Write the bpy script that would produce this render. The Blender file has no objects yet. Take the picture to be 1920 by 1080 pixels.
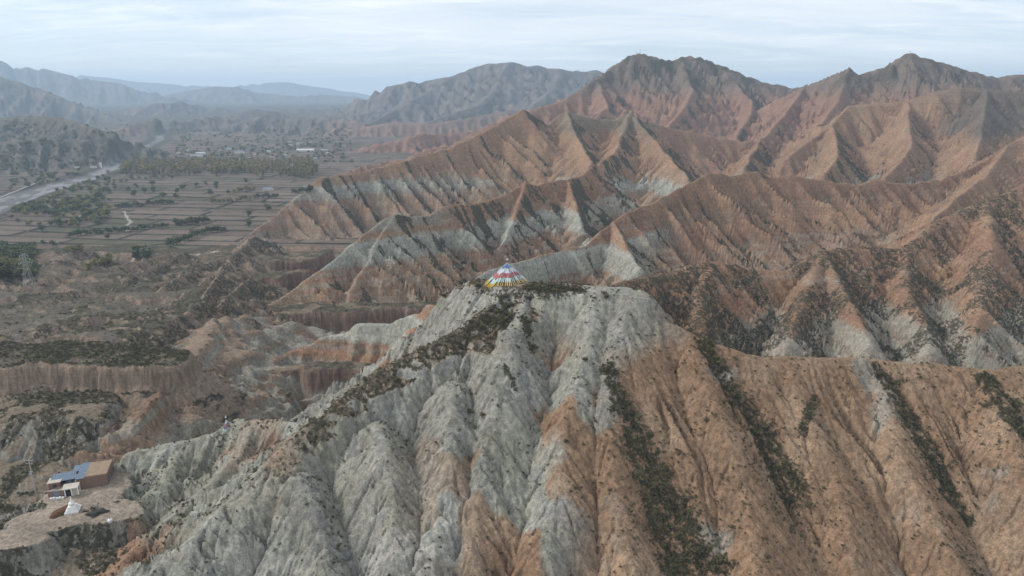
import bpy, bmesh, math, random, os
import numpy as np
from mathutils import Vector, Matrix
R = math.radians
rng = random.Random(7)
S = bpy.context.scene
C = S.collection
Q = float(os.environ.get('TQ', '1'))            # terrain grid coarseness for quick looks

# ------------------------------------------------------------------ camera, sky, sun, exposure
FPX = 1278.0                                     # focal length in photo pixels (1920 wide)
PITCH = R(15.9)
CAMZ = 200.0
cam_d = bpy.data.cameras.new('camera')
cam = bpy.data.objects.new('camera', cam_d); C.objects.link(cam)
cam.location = (0, 0, CAMZ)
cam.rotation_euler = (math.pi / 2 - PITCH, 0, 0)
cam_d.sensor_width = 36.0
cam_d.lens = FPX / 1920.0 * 36.0
cam_d.clip_start = 1.0
cam_d.clip_end = 90000.0
S.camera = cam

SUN_EL, SUN_AZ = R(40), R(-84)                   # azimuth from +Y (view direction) towards +X
sun_dir = Vector((math.sin(SUN_AZ) * math.cos(SUN_EL), math.cos(SUN_AZ) * math.cos(SUN_EL), math.sin(SUN_EL)))
W = bpy.data.worlds.new('World'); S.world = W; W.use_nodes = True
nt = W.node_tree; nt.nodes.clear()
def wn(t, **k):
    n = nt.nodes.new(t)
    for a, b in k.items(): setattr(n, a, b)
    return n
out = wn('ShaderNodeOutputWorld'); bg = wn('ShaderNodeBackground'); bg.inputs[1].default_value = 0.125
sky = wn('ShaderNodeTexSky', sky_type='NISHITA', sun_disc=False)
sky.sun_elevation = SUN_EL; sky.sun_rotation = SUN_AZ; sky.altitude = 1800; sky.air_density = 1.0; sky.dust_density = 1.0
tc = wn('ShaderNodeTexCoord'); sep = wn('ShaderNodeSeparateXYZ')
nt.links.new(tc.outputs['Generated'], sep.inputs[0])
zc = wn('ShaderNodeMath', operation='MAXIMUM'); zc.inputs[1].default_value = 0.0
nt.links.new(sep.outputs[2], zc.inputs[0])
za = wn('ShaderNodeMath', operation='ADD'); za.inputs[1].default_value = 0.10
nt.links.new(zc.outputs[0], za.inputs[0])
dv = wn('ShaderNodeVectorMath', operation='DIVIDE')
cmb = wn('ShaderNodeCombineXYZ')
for i in range(3): nt.links.new(za.outputs[0], cmb.inputs[i])
nt.links.new(tc.outputs['Generated'], dv.inputs[0]); nt.links.new(cmb.outputs[0], dv.inputs[1])
mp = wn('ShaderNodeMapping'); mp.inputs['Rotation'].default_value = (0, 0, R(24)); mp.inputs['Scale'].default_value = (0.55, 1.25, 0.0)
nt.links.new(dv.outputs[0], mp.inputs[0])
def wnoise(scale, detail, rough, dist, lo, hi):
    n = wn('ShaderNodeTexNoise'); n.inputs['Scale'].default_value = scale; n.inputs['Detail'].default_value = detail
    n.inputs['Roughness'].default_value = rough; n.inputs['Distortion'].default_value = dist
    nt.links.new(mp.outputs[0], n.inputs['Vector'])
    r = wn('ShaderNodeMapRange', interpolation_type='SMOOTHSTEP'); r.inputs[1].default_value = lo; r.inputs[2].default_value = hi
    nt.links.new(n.outputs[0], r.inputs[0]); return r
c1 = wnoise(0.55, 7, 0.52, 0.5, 0.25, 0.68)
c2 = wnoise(1.7, 9, 0.62, 1.2, 0.42, 0.74)
mul = wn('ShaderNodeMath', operation='MULTIPLY'); mul.inputs[1].default_value = 0.62
nt.links.new(c1.outputs[0], mul.inputs[0])
base = wn('ShaderNodeMath', operation='ADD'); base.inputs[1].default_value = 0.32
nt.links.new(mul.outputs[0], base.inputs[0])
mx = wn('ShaderNodeMix', data_type='RGBA'); mx.inputs[7].default_value = (8.2, 8.6, 9.0, 1)
nt.links.new(base.outputs[0], mx.inputs[0]); nt.links.new(sky.outputs[0], mx.inputs[6])
m2 = wn('ShaderNodeMath', operation='MULTIPLY'); m2.inputs[1].default_value = 0.5
nt.links.new(c2.outputs[0], m2.inputs[0])
mx2 = wn('ShaderNodeMix', data_type='RGBA'); mx2.inputs[7].default_value = (10.2, 10.3, 10.4, 1)
nt.links.new(m2.outputs[0], mx2.inputs[0]); nt.links.new(mx.outputs[2], mx2.inputs[6])
nt.links.new(mx2.outputs[2], bg.inputs[0]); nt.links.new(bg.outputs[0], out.inputs[0])

sd = bpy.data.lights.new('sun', 'SUN'); sd.energy = 2.9; sd.angle = R(11); sd.color = (1.0, 0.97, 0.93)
sun = bpy.data.objects.new('sun', sd); C.objects.link(sun)
sun.rotation_euler = sun_dir.to_track_quat('Z', 'Y').to_euler()

S.render.engine = 'CYCLES'
S.view_settings.view_transform = 'Standard'; S.view_settings.look = 'None'
S.view_settings.exposure = 0.0; S.view_settings.gamma = 1.0
S.cycles.use_denoising = True
try: S.cycles.denoiser = 'OPENIMAGEDENOISE'
except Exception: pass
S.cycles.max_bounces = 6; S.cycles.diffuse_bounces = 2; S.cycles.glossy_bounces = 1
S.cycles.volume_bounces = 4; S.cycles.transparent_max_bounces = 4
S.cycles.use_adaptive_sampling = True; S.cycles.adaptive_threshold = 0.02

# ------------------------------------------------------------------ helpers
CP, SP = math.cos(PITCH), math.sin(PITCH)
def ray(px, py):
    dx, dy = (px - 960) / FPX, (540 - py) / FPX
    return Vector((dx, CP + dy * SP, -SP + dy * CP))
def at(px, py, Y):                               # point of the place seen there, Y metres ahead
    d = ray(px, py); t = Y / d.y
    return Vector((d.x * t, Y, CAMZ + d.z * t))
def onz(px, py, z):                              # point of the place seen there on level z
    d = ray(px, py); t = (z - CAMZ) / d.z
    return Vector((d.x * t, d.y * t, z))
def tag(o, label=None, cat=None, group=None, kind=None):
    if label: o['label'] = label
    if cat: o['category'] = cat
    if group: o['group'] = group
    if kind: o['kind'] = kind
    return o

# ---- numpy noise
f32 = np.float32
def _h(ix, iy, seed):
    n = (ix.astype(np.uint32) * np.uint32(374761393) + iy.astype(np.uint32) * np.uint32(668265263) + np.uint32(seed * 974711 + 12345)) & np.uint32(0xffffffff)
    n = (n ^ (n >> np.uint32(13))) * np.uint32(1274126177)
    n = n ^ (n >> np.uint32(16))
    return (n & np.uint32(0xffffff)).astype(f32) * f32(1 / 16777216.0)
def vn(x, y, seed=0):
    x = np.asarray(x, f32); y = np.asarray(y, f32)
    fx = np.floor(x); fy = np.floor(y); ix = fx.astype(np.int32); iy = fy.astype(np.int32)
    tx = x - fx; ty = y - fy
    tx = tx * tx * (3 - 2 * tx); ty = ty * ty * (3 - 2 * ty)
    a = _h(ix, iy, seed); b = _h(ix + 1, iy, seed); c = _h(ix, iy + 1, seed); d = _h(ix + 1, iy + 1, seed)
    return (a + (b - a) * tx) * (1 - ty) + (c + (d - c) * tx) * ty
def fbm(x, y, o=4, seed=0, g=0.5):
    s = 0; a = 1.0; t = 0
    for i in range(o):
        s = s + a * vn(x, y, seed + i * 17); t += a; a *= g
        x = x * 2.03 + 11.3; y = y * 2.03 - 7.1
    return s / t
def sstep(a, b, x):
    t = np.clip((x - a) / (b - a), 0, 1); return t * t * (3 - 2 * t)
def lerp(a, b, t): return a + (b - a) * t

# ------------------------------------------------------------------ the terrain: one height field
# rows at constant Y, columns at constant x / Y, so that the mesh is finest near by
def spaced(a, b, st):
    n = max(2, int(round((b - a) / (st * Q)))); return np.linspace(a, b, n, endpoint=False)
us = np.concatenate([spaced(-1.5, -0.97, .012), spaced(-0.97, 0.95, .00255), spaced(0.95, 1.5, .012), [1.5]])
ly = np.concatenate([spaced(math.log(30), math.log(135), .02), spaced(math.log(135), math.log(420), .0024), spaced(math.log(420), math.log(1300), .0029),
                     spaced(math.log(1300), math.log(3000), .0048), spaced(math.log(3000), math.log(16000), .011), [math.log(20000)]])
ys = np.exp(ly)
NR, NC = len(ys), len(us)
U, YY = np.meshgrid(us.astype(f32), ys.astype(f32))
XX = U * YY
print('grid', NR, NC, NR * NC)

def ipl(v, a, b): return np.interp(v, a, b).astype(f32)
# ---- ground level away from the hills: lowland on the left rising towards us, canyons on the right
low = ipl(YY, [0, 110, 150, 180, 200, 222, 236, 262, 285, 350, 430, 600, 700, 800, 3000, 6000], [-150, -146, -141, -136, -132, -131, -121, -121, -116, -120, -131, -151, -163, -170, -170, -110]) + CAMZ
can = ipl(YY, [0, 150, 220, 300, 420, 700, 1200, 3000, 6000], [-160, -160, -158, -162, -168, -172, -165, -170, -110]) + CAMZ
uc = ipl(YY, [200, 230, 290, 350, 430, 600], [-.62, -.62, -.55, -.48, -.42, -.36])
wl = sstep(.04, -.05, U - uc + 0.05 * (fbm(XX / 30, YY / 30, 3, 5) - .5))
wl = np.where(YY > 760, 1, wl)
H = can * (1 - wl) + low * wl
valley = sstep(690, 760, YY + 60 * (fbm(XX / 80, YY / 80, 3, 9) - .5)) * sstep(3600, 3000, YY)
rough = (fbm(XX / 45, YY / 45, 5, 21) - .5) * 12 * (1 - valley) * sstep(3600, 600, YY)
rdg = 1 - np.abs(2 * fbm(XX / 55, YY / 38, 5, 23, .55) - 1)
rough = rough + (rdg - .72) * (11 + 13 * sstep(420, 480, YY)) * wl * (1 - valley) * sstep(270, 330, YY) * sstep(800, 700, YY) * sstep(.35, .6, fbm(XX / 110, YY / 70, 2, 24) + .1)
H = H + rough + (fbm(XX / 300, YY / 300, 4, 3) - .5) * 16 * sstep(1500, 4000, YY)
OWN = np.zeros(H.shape, np.int16)                # which landform owns the point
DC = np.full(H.shape, 40, f32)                   # distance to that landform's crest
CLIFF = np.zeros(H.shape, f32); CRST = np.zeros(H.shape, f32)

NAMES = ['lowland']
def densify(P, step, jit, seed):
    out = [P[0]]; r = random.Random(seed)
    for a, b in zip(P[:-1], P[1:]):
        L = (b - a).length; n = max(1, int(L / step))
        for i in range(1, n + 1):
            p = a.lerp(b, i / n)
            if i < n: p = p + Vector((r.uniform(-1, 1), r.uniform(-1, 1), r.uniform(-.25, .55))) * jit
            out.append(p)
    return out
def ridge(name, pts, kf=.8, kb=.8, L=30, a=.35, amax=9, r0=1.5, step=None, jit=None, reach=None, bench=None, own=True, zoff=0, conc=0.0, top=0.0, tk=.12, back_top=None, f2=1.0, skew=None, sharp=True):
    """raise the ground to a crest line; fluted flanks fall away on both sides. bench=(half width, cliff height)"""
    P = [at(*p[:3]) + Vector((0, 0, zoff)) for p in pts]
    ml = sum((q - p).length for p, q in zip(P[:-1], P[1:])) / (len(P) - 1)
    step = step or max(6, ml / 4); jit = step * .10 if jit is None else jit
    seed = len(NAMES) * 31 + len(pts)
    if own or name not in NAMES:
        if name not in NAMES: NAMES.append(name)
    oid = NAMES.index(name)
    P = densify(P, step, jit, seed)
    sk = (.35 if pts[-1][0] - pts[0][0] > 300 else 0.0) if skew is None else skew
    chd = Vector((P[-1].x - P[0].x, P[-1].y - P[0].y)).normalized(); chx, chy = chd.x, chd.y
    cn = 0.0
    ymean = sum(p.y for p in P) / len(P)
    if 300 < ymean < 2200 and not bench: a *= 1.3; amax *= 1.3; f2 *= 1.25; r0 = .6 if sharp else 4.0; cn = 2.2 * ymean / 800
    s0 = 0.0
    for p, q in zip(P[:-1], P[1:]):
        d2 = Vector((q.x - p.x, q.y - p.y)); ln = d2.length
        if ln < 1e-3: continue
        k = min(kf, kb); rch = reach or max(30, (max(p.z, q.z) - 15) / k * 1.05 + (bench[0] if bench else 0))
        y0, y1 = min(p.y, q.y) - rch, max(p.y, q.y) + rch
        i0, i1 = np.searchsorted(ys, [max(y0, 30), y1]); i1 = min(i1 + 1, NR)
        if i1 <= i0: s0 += ln; continue
        yl = max(y0, 30.); xs0, xs1 = min(p.x, q.x) - rch, max(p.x, q.x) + rch
        u0 = min(xs0 / yl, xs0 / y1); u1 = max(xs1 / yl, xs1 / y1)
        j0, j1 = np.searchsorted(us, [u0, u1]); j1 = min(j1 + 1, NC)
        if j1 <= j0: s0 += ln; continue
        x = XX[i0:i1, j0:j1]; y = YY[i0:i1, j0:j1]
        tx, ty = d2.x / ln, d2.y / ln
        rx = x - p.x; ry = y - p.y
        t = rx * tx + ry * ty
        tcl = np.clip(t, 0, ln)
        cx = rx - tcl * tx; cy = ry - tcl * ty
        d = np.sqrt(cx * cx + cy * cy)
        back = (tx * ry - ty * rx) > 0
        zc_ = p.z + (q.z - p.z) * tcl / ln
        cur = H[i0:i1, j0:j1]
        m = (zc_ - min(kf, kb) * (.04 if bench else (min(tk, 1) if top else 1)) * np.maximum(d - (bench[0] + 8 if bench else 1.5 * top + r0), 0) * (1 - conc)) > cur
        if not m.any(): s0 += ln; continue
        x = x[m]; y = y[m]; d = d[m]; back = back[m]; zc_ = zc_[m]; tcl = tcl[m]
        s = s0 + tcl
        if bench:
            w, ch = bench
            col = (vn(s / 2.6 + .2 * d / 10, s * 0 + seed, seed) - .5) * 2.6 + (fbm(x / 14, y / 14, 3, seed) - .5) * 9 + (fbm(x / 34, y / 34, 2, seed + 2) - .5) * 14
            ch = ch * (.55 + .9 * fbm(x / 22, y / 22, 3, seed + 4)); zc_ = zc_ + (fbm(x / 8, y / 8, 3, seed + 6) - .5) * 2.4
            e = np.maximum(d - w + col, 0)
            drop = np.minimum(e * 5.0, ch) + np.maximum(e - ch / 5.0, 0) * .62 + .04 * d
            hh = zc_ - drop
        else:
            kk = np.where(back, f32(kb), f32(kf))
            dd = np.sqrt(d * d + r0 * r0) - r0
            if top:
                tw = np.where(back, top if back_top is None else back_top, top) * (.75 + .5 * fbm(x / 11, y / 11, 3, seed + 5))
                dd = np.maximum(d - tw, 0) + tk * np.minimum(d, tw)
            drop = kk * dd * (1 - conc * np.clip(dd / 160, 0, 1))
            wv = (fbm(x / (L * 1.7), y / (L * 1.7), 2, seed) - .5) * .8 + 0
            s = (x - P[0].x) * chx + (y - P[0].y) * chy + sk * ((y - P[0].y) * chx - (x - P[0].x) * chy)
            wv = wv + (vn(s / (L * 3.3), s * 0 + 2.5, seed + 3) - .5) * 2.4
            ph = s / L + wv; cell = np.floor(ph); fr = ph - cell
            off = .5 + (_h(cell.astype(np.int32), cell.astype(np.int32) * 0, seed) - .5) * .5
            tri = np.where(fr < off, 1 - fr / off, (fr - off) / (1 - off))
            amp = .45 + 1.1 * _h(cell.astype(np.int32), cell.astype(np.int32) * 0 + 3, seed)
            tri = tri + (0.5 * (1 - tri)) * (amp < .8)
            ph2 = s / (L * .36) + wv * 1.6 + (fbm(x / (L * .8), y / (L * .8), 2, seed + 7) - .5) * .7
            c2_ = np.floor(ph2); fr2 = ph2 - c2_; o2 = .5 + (_h(c2_.astype(np.int32), c2_.astype(np.int32) * 0, seed + 1) - .5) * .6
            tri2 = np.where(fr2 < o2, 1 - fr2 / o2, (fr2 - o2) / (1 - o2)) * (.3 + 1.2 * _h(c2_.astype(np.int32), c2_.astype(np.int32) * 0 + 5, seed))
            hh = zc_ - drop - np.minimum(a * (dd + cn), amax) * tri - np.minimum(a * .7 * dd, amax * .34) * tri2 * f2
        up = hh > cur[m]; mi_ = np.nonzero(m); mi_ = (mi_[0][up], mi_[1][up]); m = mi_
        cur[m] = hh[up]
        DC[i0:i1, j0:j1][m] = d[up]
        OWN[i0:i1, j0:j1][m] = oid
        CLIFF[i0:i1, j0:j1][m] = (1.0 if bench else 0.0); CRST[i0:i1, j0:j1][m] = (1.0 if top else 0.0)
        s0 += ln

# far ranges
ridge('far_range', [(150, 140, 14000), (250, 152, 14000), (330, 158, 14000), (420, 163, 14500), (500, 155, 15000), (540, 153, 15000), (600, 163, 15000), (700, 180, 15000), (800, 190, 15000)], .35, .35, 500, .1, 60, reach=1600)
ridge('far_range', [(300, 178, 9000), (400, 160, 9000), (440, 161, 9000), (480, 172, 9200), (560, 180, 9200), (610, 175, 9500), (650, 178, 9500), (720, 190, 9500)], .35, .35, 300, .15, 50, reach=1300)
ridge('blue_range', [(-350, 105, 7839), (-80, 106, 7839), (0, 112, 7839), (20, 124, 7839), (80, 127, 7979), (130, 140, 7979), (170, 147, 8119), (220, 152, 8119), (270, 168, 8119), (320, 180, 8260), (345, 200, 8400), (420, 225, 8680)], .42, .42, 210, .22, 50, reach=1500)
ridge('blue_range', [(80, 175, 6860), (150, 195, 6720), (200, 208, 6580), (240, 225, 6440)], .45, .45, 140, .2, 25, reach=700)
ridge('blue_range', [(230, 225, 7279), (270, 195, 7279), (310, 180, 7279), (350, 184, 7419), (380, 188, 7559), (430, 192, 7839), (520, 198, 8119), (600, 215, 8400)], .42, .42, 150, .22, 35, reach=1100)
ridge('blue_range', [(370, 190, 9520), (450, 186, 9520), (540, 194, 9520), (620, 208, 9520)], .4, .4, 150, .2, 35, reach=1100)
ridge('valley_hill', [(320, 240, 3900), (360, 232, 3850), (390, 226, 3800), (430, 212, 3800), (475, 200, 3800), (510, 204, 3800), (540, 214, 3850), (580, 225, 3900), (640, 235, 4000)], .48, .48, 90, .25, 22, reach=420)
ridge('valley_hill', [(190, 262, 3000), (230, 250, 3200), (280, 238, 3400), (330, 230, 3600), (380, 236, 3700)], .4, .4, 80, .25, 18, reach=420)
ridge('valley_hill', [(470, 240, 3500), (540, 228, 3650), (600, 220, 3750), (660, 212, 3850), (720, 205, 3950)], .4, .4, 80, .25, 18, reach=420)
ridge('valley_hill', [(150, 226, 4600), (220, 206, 4700), (280, 194, 4750), (330, 188, 4800), (390, 200, 4900), (470, 206, 5000), (560, 200, 5000), (640, 205, 5000)], .4, .4, 110, .25, 25, reach=500)
ridge('valley_hill', [(200, 252, 2900), (240, 234, 3000), (290, 222, 3100), (340, 226, 3200), (400, 216, 3300), (450, 224, 3400)], .42, .42, 70, .3, 16, reach=300)
ridge('valley_hill', [(430, 230, 3250), (500, 213, 3250), (545, 219, 3250), (620, 218, 3150), (680, 226, 3050)], .42, .42, 70, .3, 16, reach=300)
ridge('west_mountain', [(-350, 105, 4125), (-150, 118, 4125), (0, 143, 4125), (50, 157, 4062), (110, 180, 4000), (150, 196, 3937), (200, 214, 3875), (250, 234, 3750), (290, 250, 3687)], .45, .45, 120, .25, 32, reach=1050)
ridge('west_terrace', [(-300, 200, 2250), (-100, 212, 2200), (0, 218, 2150), (60, 216, 2120), (110, 218, 2080), (160, 232, 2000), (200, 246, 1960), (235, 250, 1930), (255, 268, 1900)], .36, .5, 55, .3, 14, reach=480)
ridge('west_terrace', [(-250, 262, 1750), (-50, 268, 1720), (60, 258, 1750), (140, 262, 1780), (200, 258, 1850)], .30, .3, 45, .3, 10, reach=380)
ridge('east_mountain', [(520, 236, 4300), (600, 218, 4300), (650, 200, 4300), (690, 188, 4350), (725, 160, 4400), (760, 153, 4400), (800, 150, 4450), (850, 140, 4450), (880, 128, 4450), (915, 117, 4450), (950, 115, 4450), (1000, 122, 4500), (1050, 127, 4550), (1075, 133, 4550), (1110, 130, 4600), (1200, 150, 4700), (1350, 150, 4800)], .42, .42, 130, .3, 55, reach=1000, conc=.1)
ridge('east_mountain', [(850, 142, 4400), (800, 175, 4050), (740, 205, 3700), (690, 232, 3350)], .42, .42, 90, .3, 25, reach=500)
ridge('east_mountain', [(950, 116, 4450), (930, 165, 4000), (900, 195, 3600), (830, 218, 3250), (780, 235, 3000)], .42, .42, 90, .3, 25, reach=520)
ridge('east_mountain', [(1050, 128, 4550), (1040, 165, 4100), (1000, 195, 3600)], .42, .42, 90, .3, 25, reach=520)
ridge('foothill_badland', [(560, 262, 2900), (620, 248, 2900), (680, 238, 2900), (740, 228, 2900), (800, 232, 2900), (870, 222, 2950), (960, 205, 3000)], .5, .5, 70, .4, 24, reach=330)
ridge('foothill_badland', [(600, 300, 2050), (650, 285, 2080), (700, 268, 2100), (745, 262, 2120), (790, 246, 2150), (840, 250, 2200), (900, 240, 2250), (980, 215, 2300)], .55, .55, 50, .45, 22, reach=260)
ridge('foothill_badland', [(620, 335, 1480), (670, 312, 1520), (720, 300, 1560), (760, 296, 1580), (800, 276, 1600), (850, 268, 1620), (900, 255, 1650)], .6, .6, 40, .5, 20, reach=210)
# rear massifs on the right
ridge('north_massif', [(800, 292, 1600), (870, 258, 1660), (920, 230, 1700), (960, 212, 1720), (1000, 203, 1740), (1050, 188, 1780), (1090, 165, 1820), (1120, 146, 1860), (1150, 122, 1900), (1180, 103, 1930), (1200, 97, 1950), (1235, 108, 1980), (1262, 112, 2000), (1275, 104, 2000), (1310, 104, 2020), (1345, 118, 2050), (1380, 132, 2080), (1430, 152, 2100), (1490, 162, 2120), (1560, 165, 2150)], .62, .6, 55, .4, 34, reach=560)
ridge('north_massif', [(1120, 146, 1860), (1140, 200, 1700), (1090, 235, 1560), (1040, 262, 1450)], .7, .7, 42, .45, 20, reach=260)
ridge('north_massif', [(1275, 104, 2000), (1300, 165, 1780), (1270, 215, 1620), (1240, 250, 1500)], .7, .7, 42, .45, 20, reach=260)
ridge('north_massif', [(1345, 118, 2050), (1410, 185, 1800), (1400, 225, 1650), (1380, 255, 1500)], .7, .7, 42, .45, 20, reach=260)
ridge('east_massif', [(1400, 215, 1780), (1440, 195, 1740), (1480, 172, 1700), (1510, 158, 1680), (1550, 143, 1640), (1592, 124, 1600), (1610, 138, 1600), (1640, 129, 1600), (1672, 118, 1590), (1690, 104, 1585), (1707, 95, 1580), (1730, 106, 1590), (1770, 116, 1600), (1820, 132, 1620), (1865, 142, 1640), (1920, 136, 1640), (2000, 122, 1640), (2200, 115, 1640)], .68, .6, 48, .42, 30, reach=430)
ridge('east_massif', [(1510, 158, 1680), (1470, 215, 1500), (1440, 250, 1380), (1400, 275, 1300)], .75, .75, 34, .5, 18, reach=230)
ridge('east_massif', [(1592, 124, 1600), (1570, 190, 1450), (1545, 225, 1340), (1500, 265, 1230)], .75, .75, 34, .5, 18, reach=230)
ridge('south_mesa', [(1480, 290, 1060), (1520, 262, 1100), (1560, 232, 1140), (1590, 198, 1180), (1640, 190, 1180), (1700, 186, 1170), (1750, 170, 1160), (1800, 160, 1150), (1850, 165, 1140), (1900, 168, 1130), (1960, 160, 1120), (2150, 150, 1120)], .95, .7, 30, .45, 22, reach=330)
ridge('south_mesa', [(1700, 186, 1170), (1710, 262, 1020), (1690, 300, 930), (1660, 330, 860)], .85, .85, 24, .5, 14, reach=170)
ridge('south_mesa', [(1850, 165, 1140), (1840, 240, 1000), (1830, 285, 900)], .85, .85, 24, .5, 14, reach=170)
ridge('south_mesa', [(1560, 232, 1140), (1570, 290, 960), (1545, 325, 850)], .85, .85, 24, .5, 14, reach=170)
# the long middle ridges
ridge('red_ridge', [(425, 470, 770), (455, 445, 800), (500, 412, 830), (550, 372, 855), (580, 350, 872), (602, 330, 885), (640, 326, 905), (690, 318, 930), (725, 306, 945), (765, 298, 965), (800, 285, 985), (835, 277, 1010), (880, 258, 1045), (925, 236, 1085), (955, 216, 1110), (980, 204, 1125), (1000, 214, 1140), (1025, 232, 1155), (1045, 218, 1170), (1062, 207, 1180), (1090, 214, 1190), (1125, 222, 1200), (1150, 222, 1205), (1183, 209, 1210), (1205, 224, 1215), (1250, 236, 1230), (1320, 250, 1250), (1380, 262, 1260), (1425, 262, 1265), (1450, 285, 1270), (1500, 305, 1280)], .74, .75, 36, .55, 17, reach=330)
ridge('red_ridge', [(1062, 207, 1180), (1085, 260, 1060), (1110, 300, 960), (1090, 335, 880)], .8, .8, 26, .5, 12, reach=190)
ridge('red_ridge', [(1183, 209, 1210), (1150, 285, 1020), (1125, 300, 960)], .8, .8, 26, .5, 12, reach=190)
ridge('red_ridge', [(1183, 209, 1210), (1235, 268, 1060), (1265, 305, 950), (1290, 330, 880)], .8, .8, 26, .5, 12, reach=190)
ridge('red_ridge', [(1425, 262, 1265), (1410, 285, 1120), (1395, 310, 980)], .8, .8, 26, .5, 12, reach=190)
ridge('banded_ridge', [(450, 588, 462), (500, 570, 475), (545, 545, 490), (600, 505, 508), (640, 474, 522), (672, 446, 536), (700, 424, 550), (725, 406, 560), (742, 399, 567), (770, 404, 575), (800, 402, 585), (830, 388, 600), (850, 380, 612), (875, 382, 625), (905, 376, 645), (945, 364, 670), (985, 341, 695), (1010, 346, 710), (1035, 338, 725), (1065, 334, 745), (1090, 328, 770), (1110, 310, 800)], .78, .78, 26, .5, 12, reach=230)
ridge('banded_ridge', [(742, 399, 567), (705, 450, 538), (690, 490, 520), (660, 540, 497)], .8, .8, 17, .45, 7, reach=110)
ridge('banded_ridge', [(985, 341, 695), (965, 400, 640), (950, 440, 610), (930, 480, 585)], .8, .8, 17, .45, 8, reach=120)
ridge('banded_ridge', [(1065, 334, 745), (1080, 380, 690), (1090, 420, 650)], .8, .8, 17, .45, 8, reach=120)
ridge('orange_ridge', [(870, 528, 440), (910, 508, 452), (960, 490, 468), (1000, 480, 480), (1045, 468, 498), (1090, 462, 512), (1120, 440, 530), (1150, 412, 555), (1190, 390, 580), (1235, 372, 605), (1275, 350, 632), (1310, 332, 655), (1335, 321, 668), (1370, 326, 682), (1420, 321, 695), (1450, 330, 705), (1500, 328, 715), (1550, 338, 725), (1600, 344, 735), (1640, 335, 742), (1700, 344, 755), (1760, 335, 770), (1800, 322, 785), (1850, 298, 800), (1890, 270, 810), (1930, 252, 820), (2000, 225, 830), (2150, 200, 840)], .72, .78, 34, .75, 14, reach=260)
ridge('orange_ridge', [(1150, 412, 555), (1165, 440, 525), (1180, 470, 498), (1200, 500, 470)], .8, .8, 15, .45, 6, reach=100)
ridge('orange_ridge', [(1890, 270, 810), (1850, 330, 720), (1790, 370, 650), (1740, 420, 590), (1720, 460, 550)], .75, .75, 20, .5, 9, reach=150)
ridge('shrub_ridge', [(1120, 560, 318), (1150, 533, 332), (1200, 520, 345), (1260, 510, 362), (1300, 495, 378), (1335, 489, 386), (1380, 496, 394), (1430, 503, 400), (1475, 506, 405), (1505, 492, 410), (1543, 470, 418), (1580, 466, 425), (1620, 458, 433), (1680, 466, 440), (1700, 458, 446), (1735, 430, 462), (1770, 408, 478), (1810, 390, 490), (1850, 372, 502), (1880, 366, 510), (1930, 340, 522), (2000, 310, 540), (2150, 280, 560)], .80, .8, 22, .4, 6, reach=150, sharp=False)
ridge('shrub_ridge', [(1543, 470, 418), (1515, 540, 376), (1490, 600, 344), (1470, 650, 320)], .85, .85, 11, .45, 5, reach=70, sharp=False)
ridge('shrub_ridge', [(1543, 470, 418), (1580, 540, 378), (1610, 600, 346), (1630, 650, 322)], .85, .85, 11, .45, 5, reach=70, sharp=False)
ridge('shrub_ridge', [(1700, 458, 446), (1700, 540, 390), (1730, 600, 352), (1745, 650, 325)], .85, .85, 12, .45, 5, reach=70, sharp=False)
ridge('shrub_ridge', [(1850, 372, 502), (1860, 460, 430), (1840, 540, 380), (1830, 610, 340)], .85, .85, 14, .45, 6, reach=80, sharp=False)
ridge('shrub_ridge', [(1335, 489, 386), (1310, 540, 355), (1310, 600, 330)], .85, .85, 10, .45, 5, reach=60, sharp=False)
# cliffs and benches on the left
ridge('red_cliff', [(395, 472, 690), (440, 478, 665), (500, 484, 640), (560, 482, 640), (610, 470, 650)], bench=(14, 24), reach=90, step=12)
ridge('red_cliff', [(465, 518, 560), (520, 513, 565), (580, 505, 570)], bench=(8, 18), reach=80, step=12)
ridge('red_cliff', [(395, 592, 440), (450, 580, 462), (520, 577, 474), (600, 575, 478), (680, 573, 480), (780, 572, 482), (850, 570, 485)], bench=(13, 21), reach=80, step=10)
ridge('striped_spur', [(480, 705, 338), (520, 672, 346), (560, 648, 350), (620, 627, 352), (660, 612, 353), (692, 599, 352), (730, 600, 350), (765, 592, 347), (800, 574, 340), (835, 562, 330), (870, 545, 305), (905, 530, 268)], .8, .8, 11, .5, 5, reach=80)
ridge('red_cliff', [(490, 700, 325), (530, 690, 324), (600, 684, 323), (680, 686, 320), (760, 690, 316)], bench=(7, 26), reach=70, step=8)
ridge('red_cliff', [(440, 745, 305), (470, 738, 304), (520, 735, 302)], bench=(5, 22), reach=60, step=8)
ridge('pale_hill', [(480, 590, 425), (430, 594, 395), (395, 602, 352), (370, 640, 318), (335, 695, 285), (300, 730, 264), (250, 785, 240), (225, 815, 229)], .25, .36, 14, .4, 6, reach=110)
ridge('pale_hill', [(395, 602, 352), (430, 640, 335), (470, 690, 312), (490, 740, 296)], .48, .48, 11, .45, 5, reach=70)
ridge('pale_hill', [(430, 594, 395), (480, 630, 372), (520, 665, 350), (545, 710, 328)], .5, .5, 11, .45, 5, reach=60)
ridge('pale_hill', [(370, 640, 318), (360, 700, 285), (350, 750, 265)], .48, .48, 11, .45, 4, reach=50)
ridge('pale_cliff', [(215, 812, 229), (260, 802, 240), (320, 794, 252), (390, 785, 268), (460, 776, 284), (540, 768, 300), (600, 765, 310)], bench=(5, 19), reach=60, step=8)
ridge('house_cliff', [(-420, 770, 250), (-200, 775, 246), (-60, 778, 244), (40, 778, 243), (120, 784, 242), (190, 792, 240)], bench=(11, 21), reach=70, step=8)
ridge('lowland_scarp', [(-300, 486, 660), (-60, 478, 690), (60, 470, 700), (150, 466, 705), (240, 462, 715), (330, 470, 690), (420, 462, 712)], bench=(18, 10), reach=90, step=14)
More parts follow.
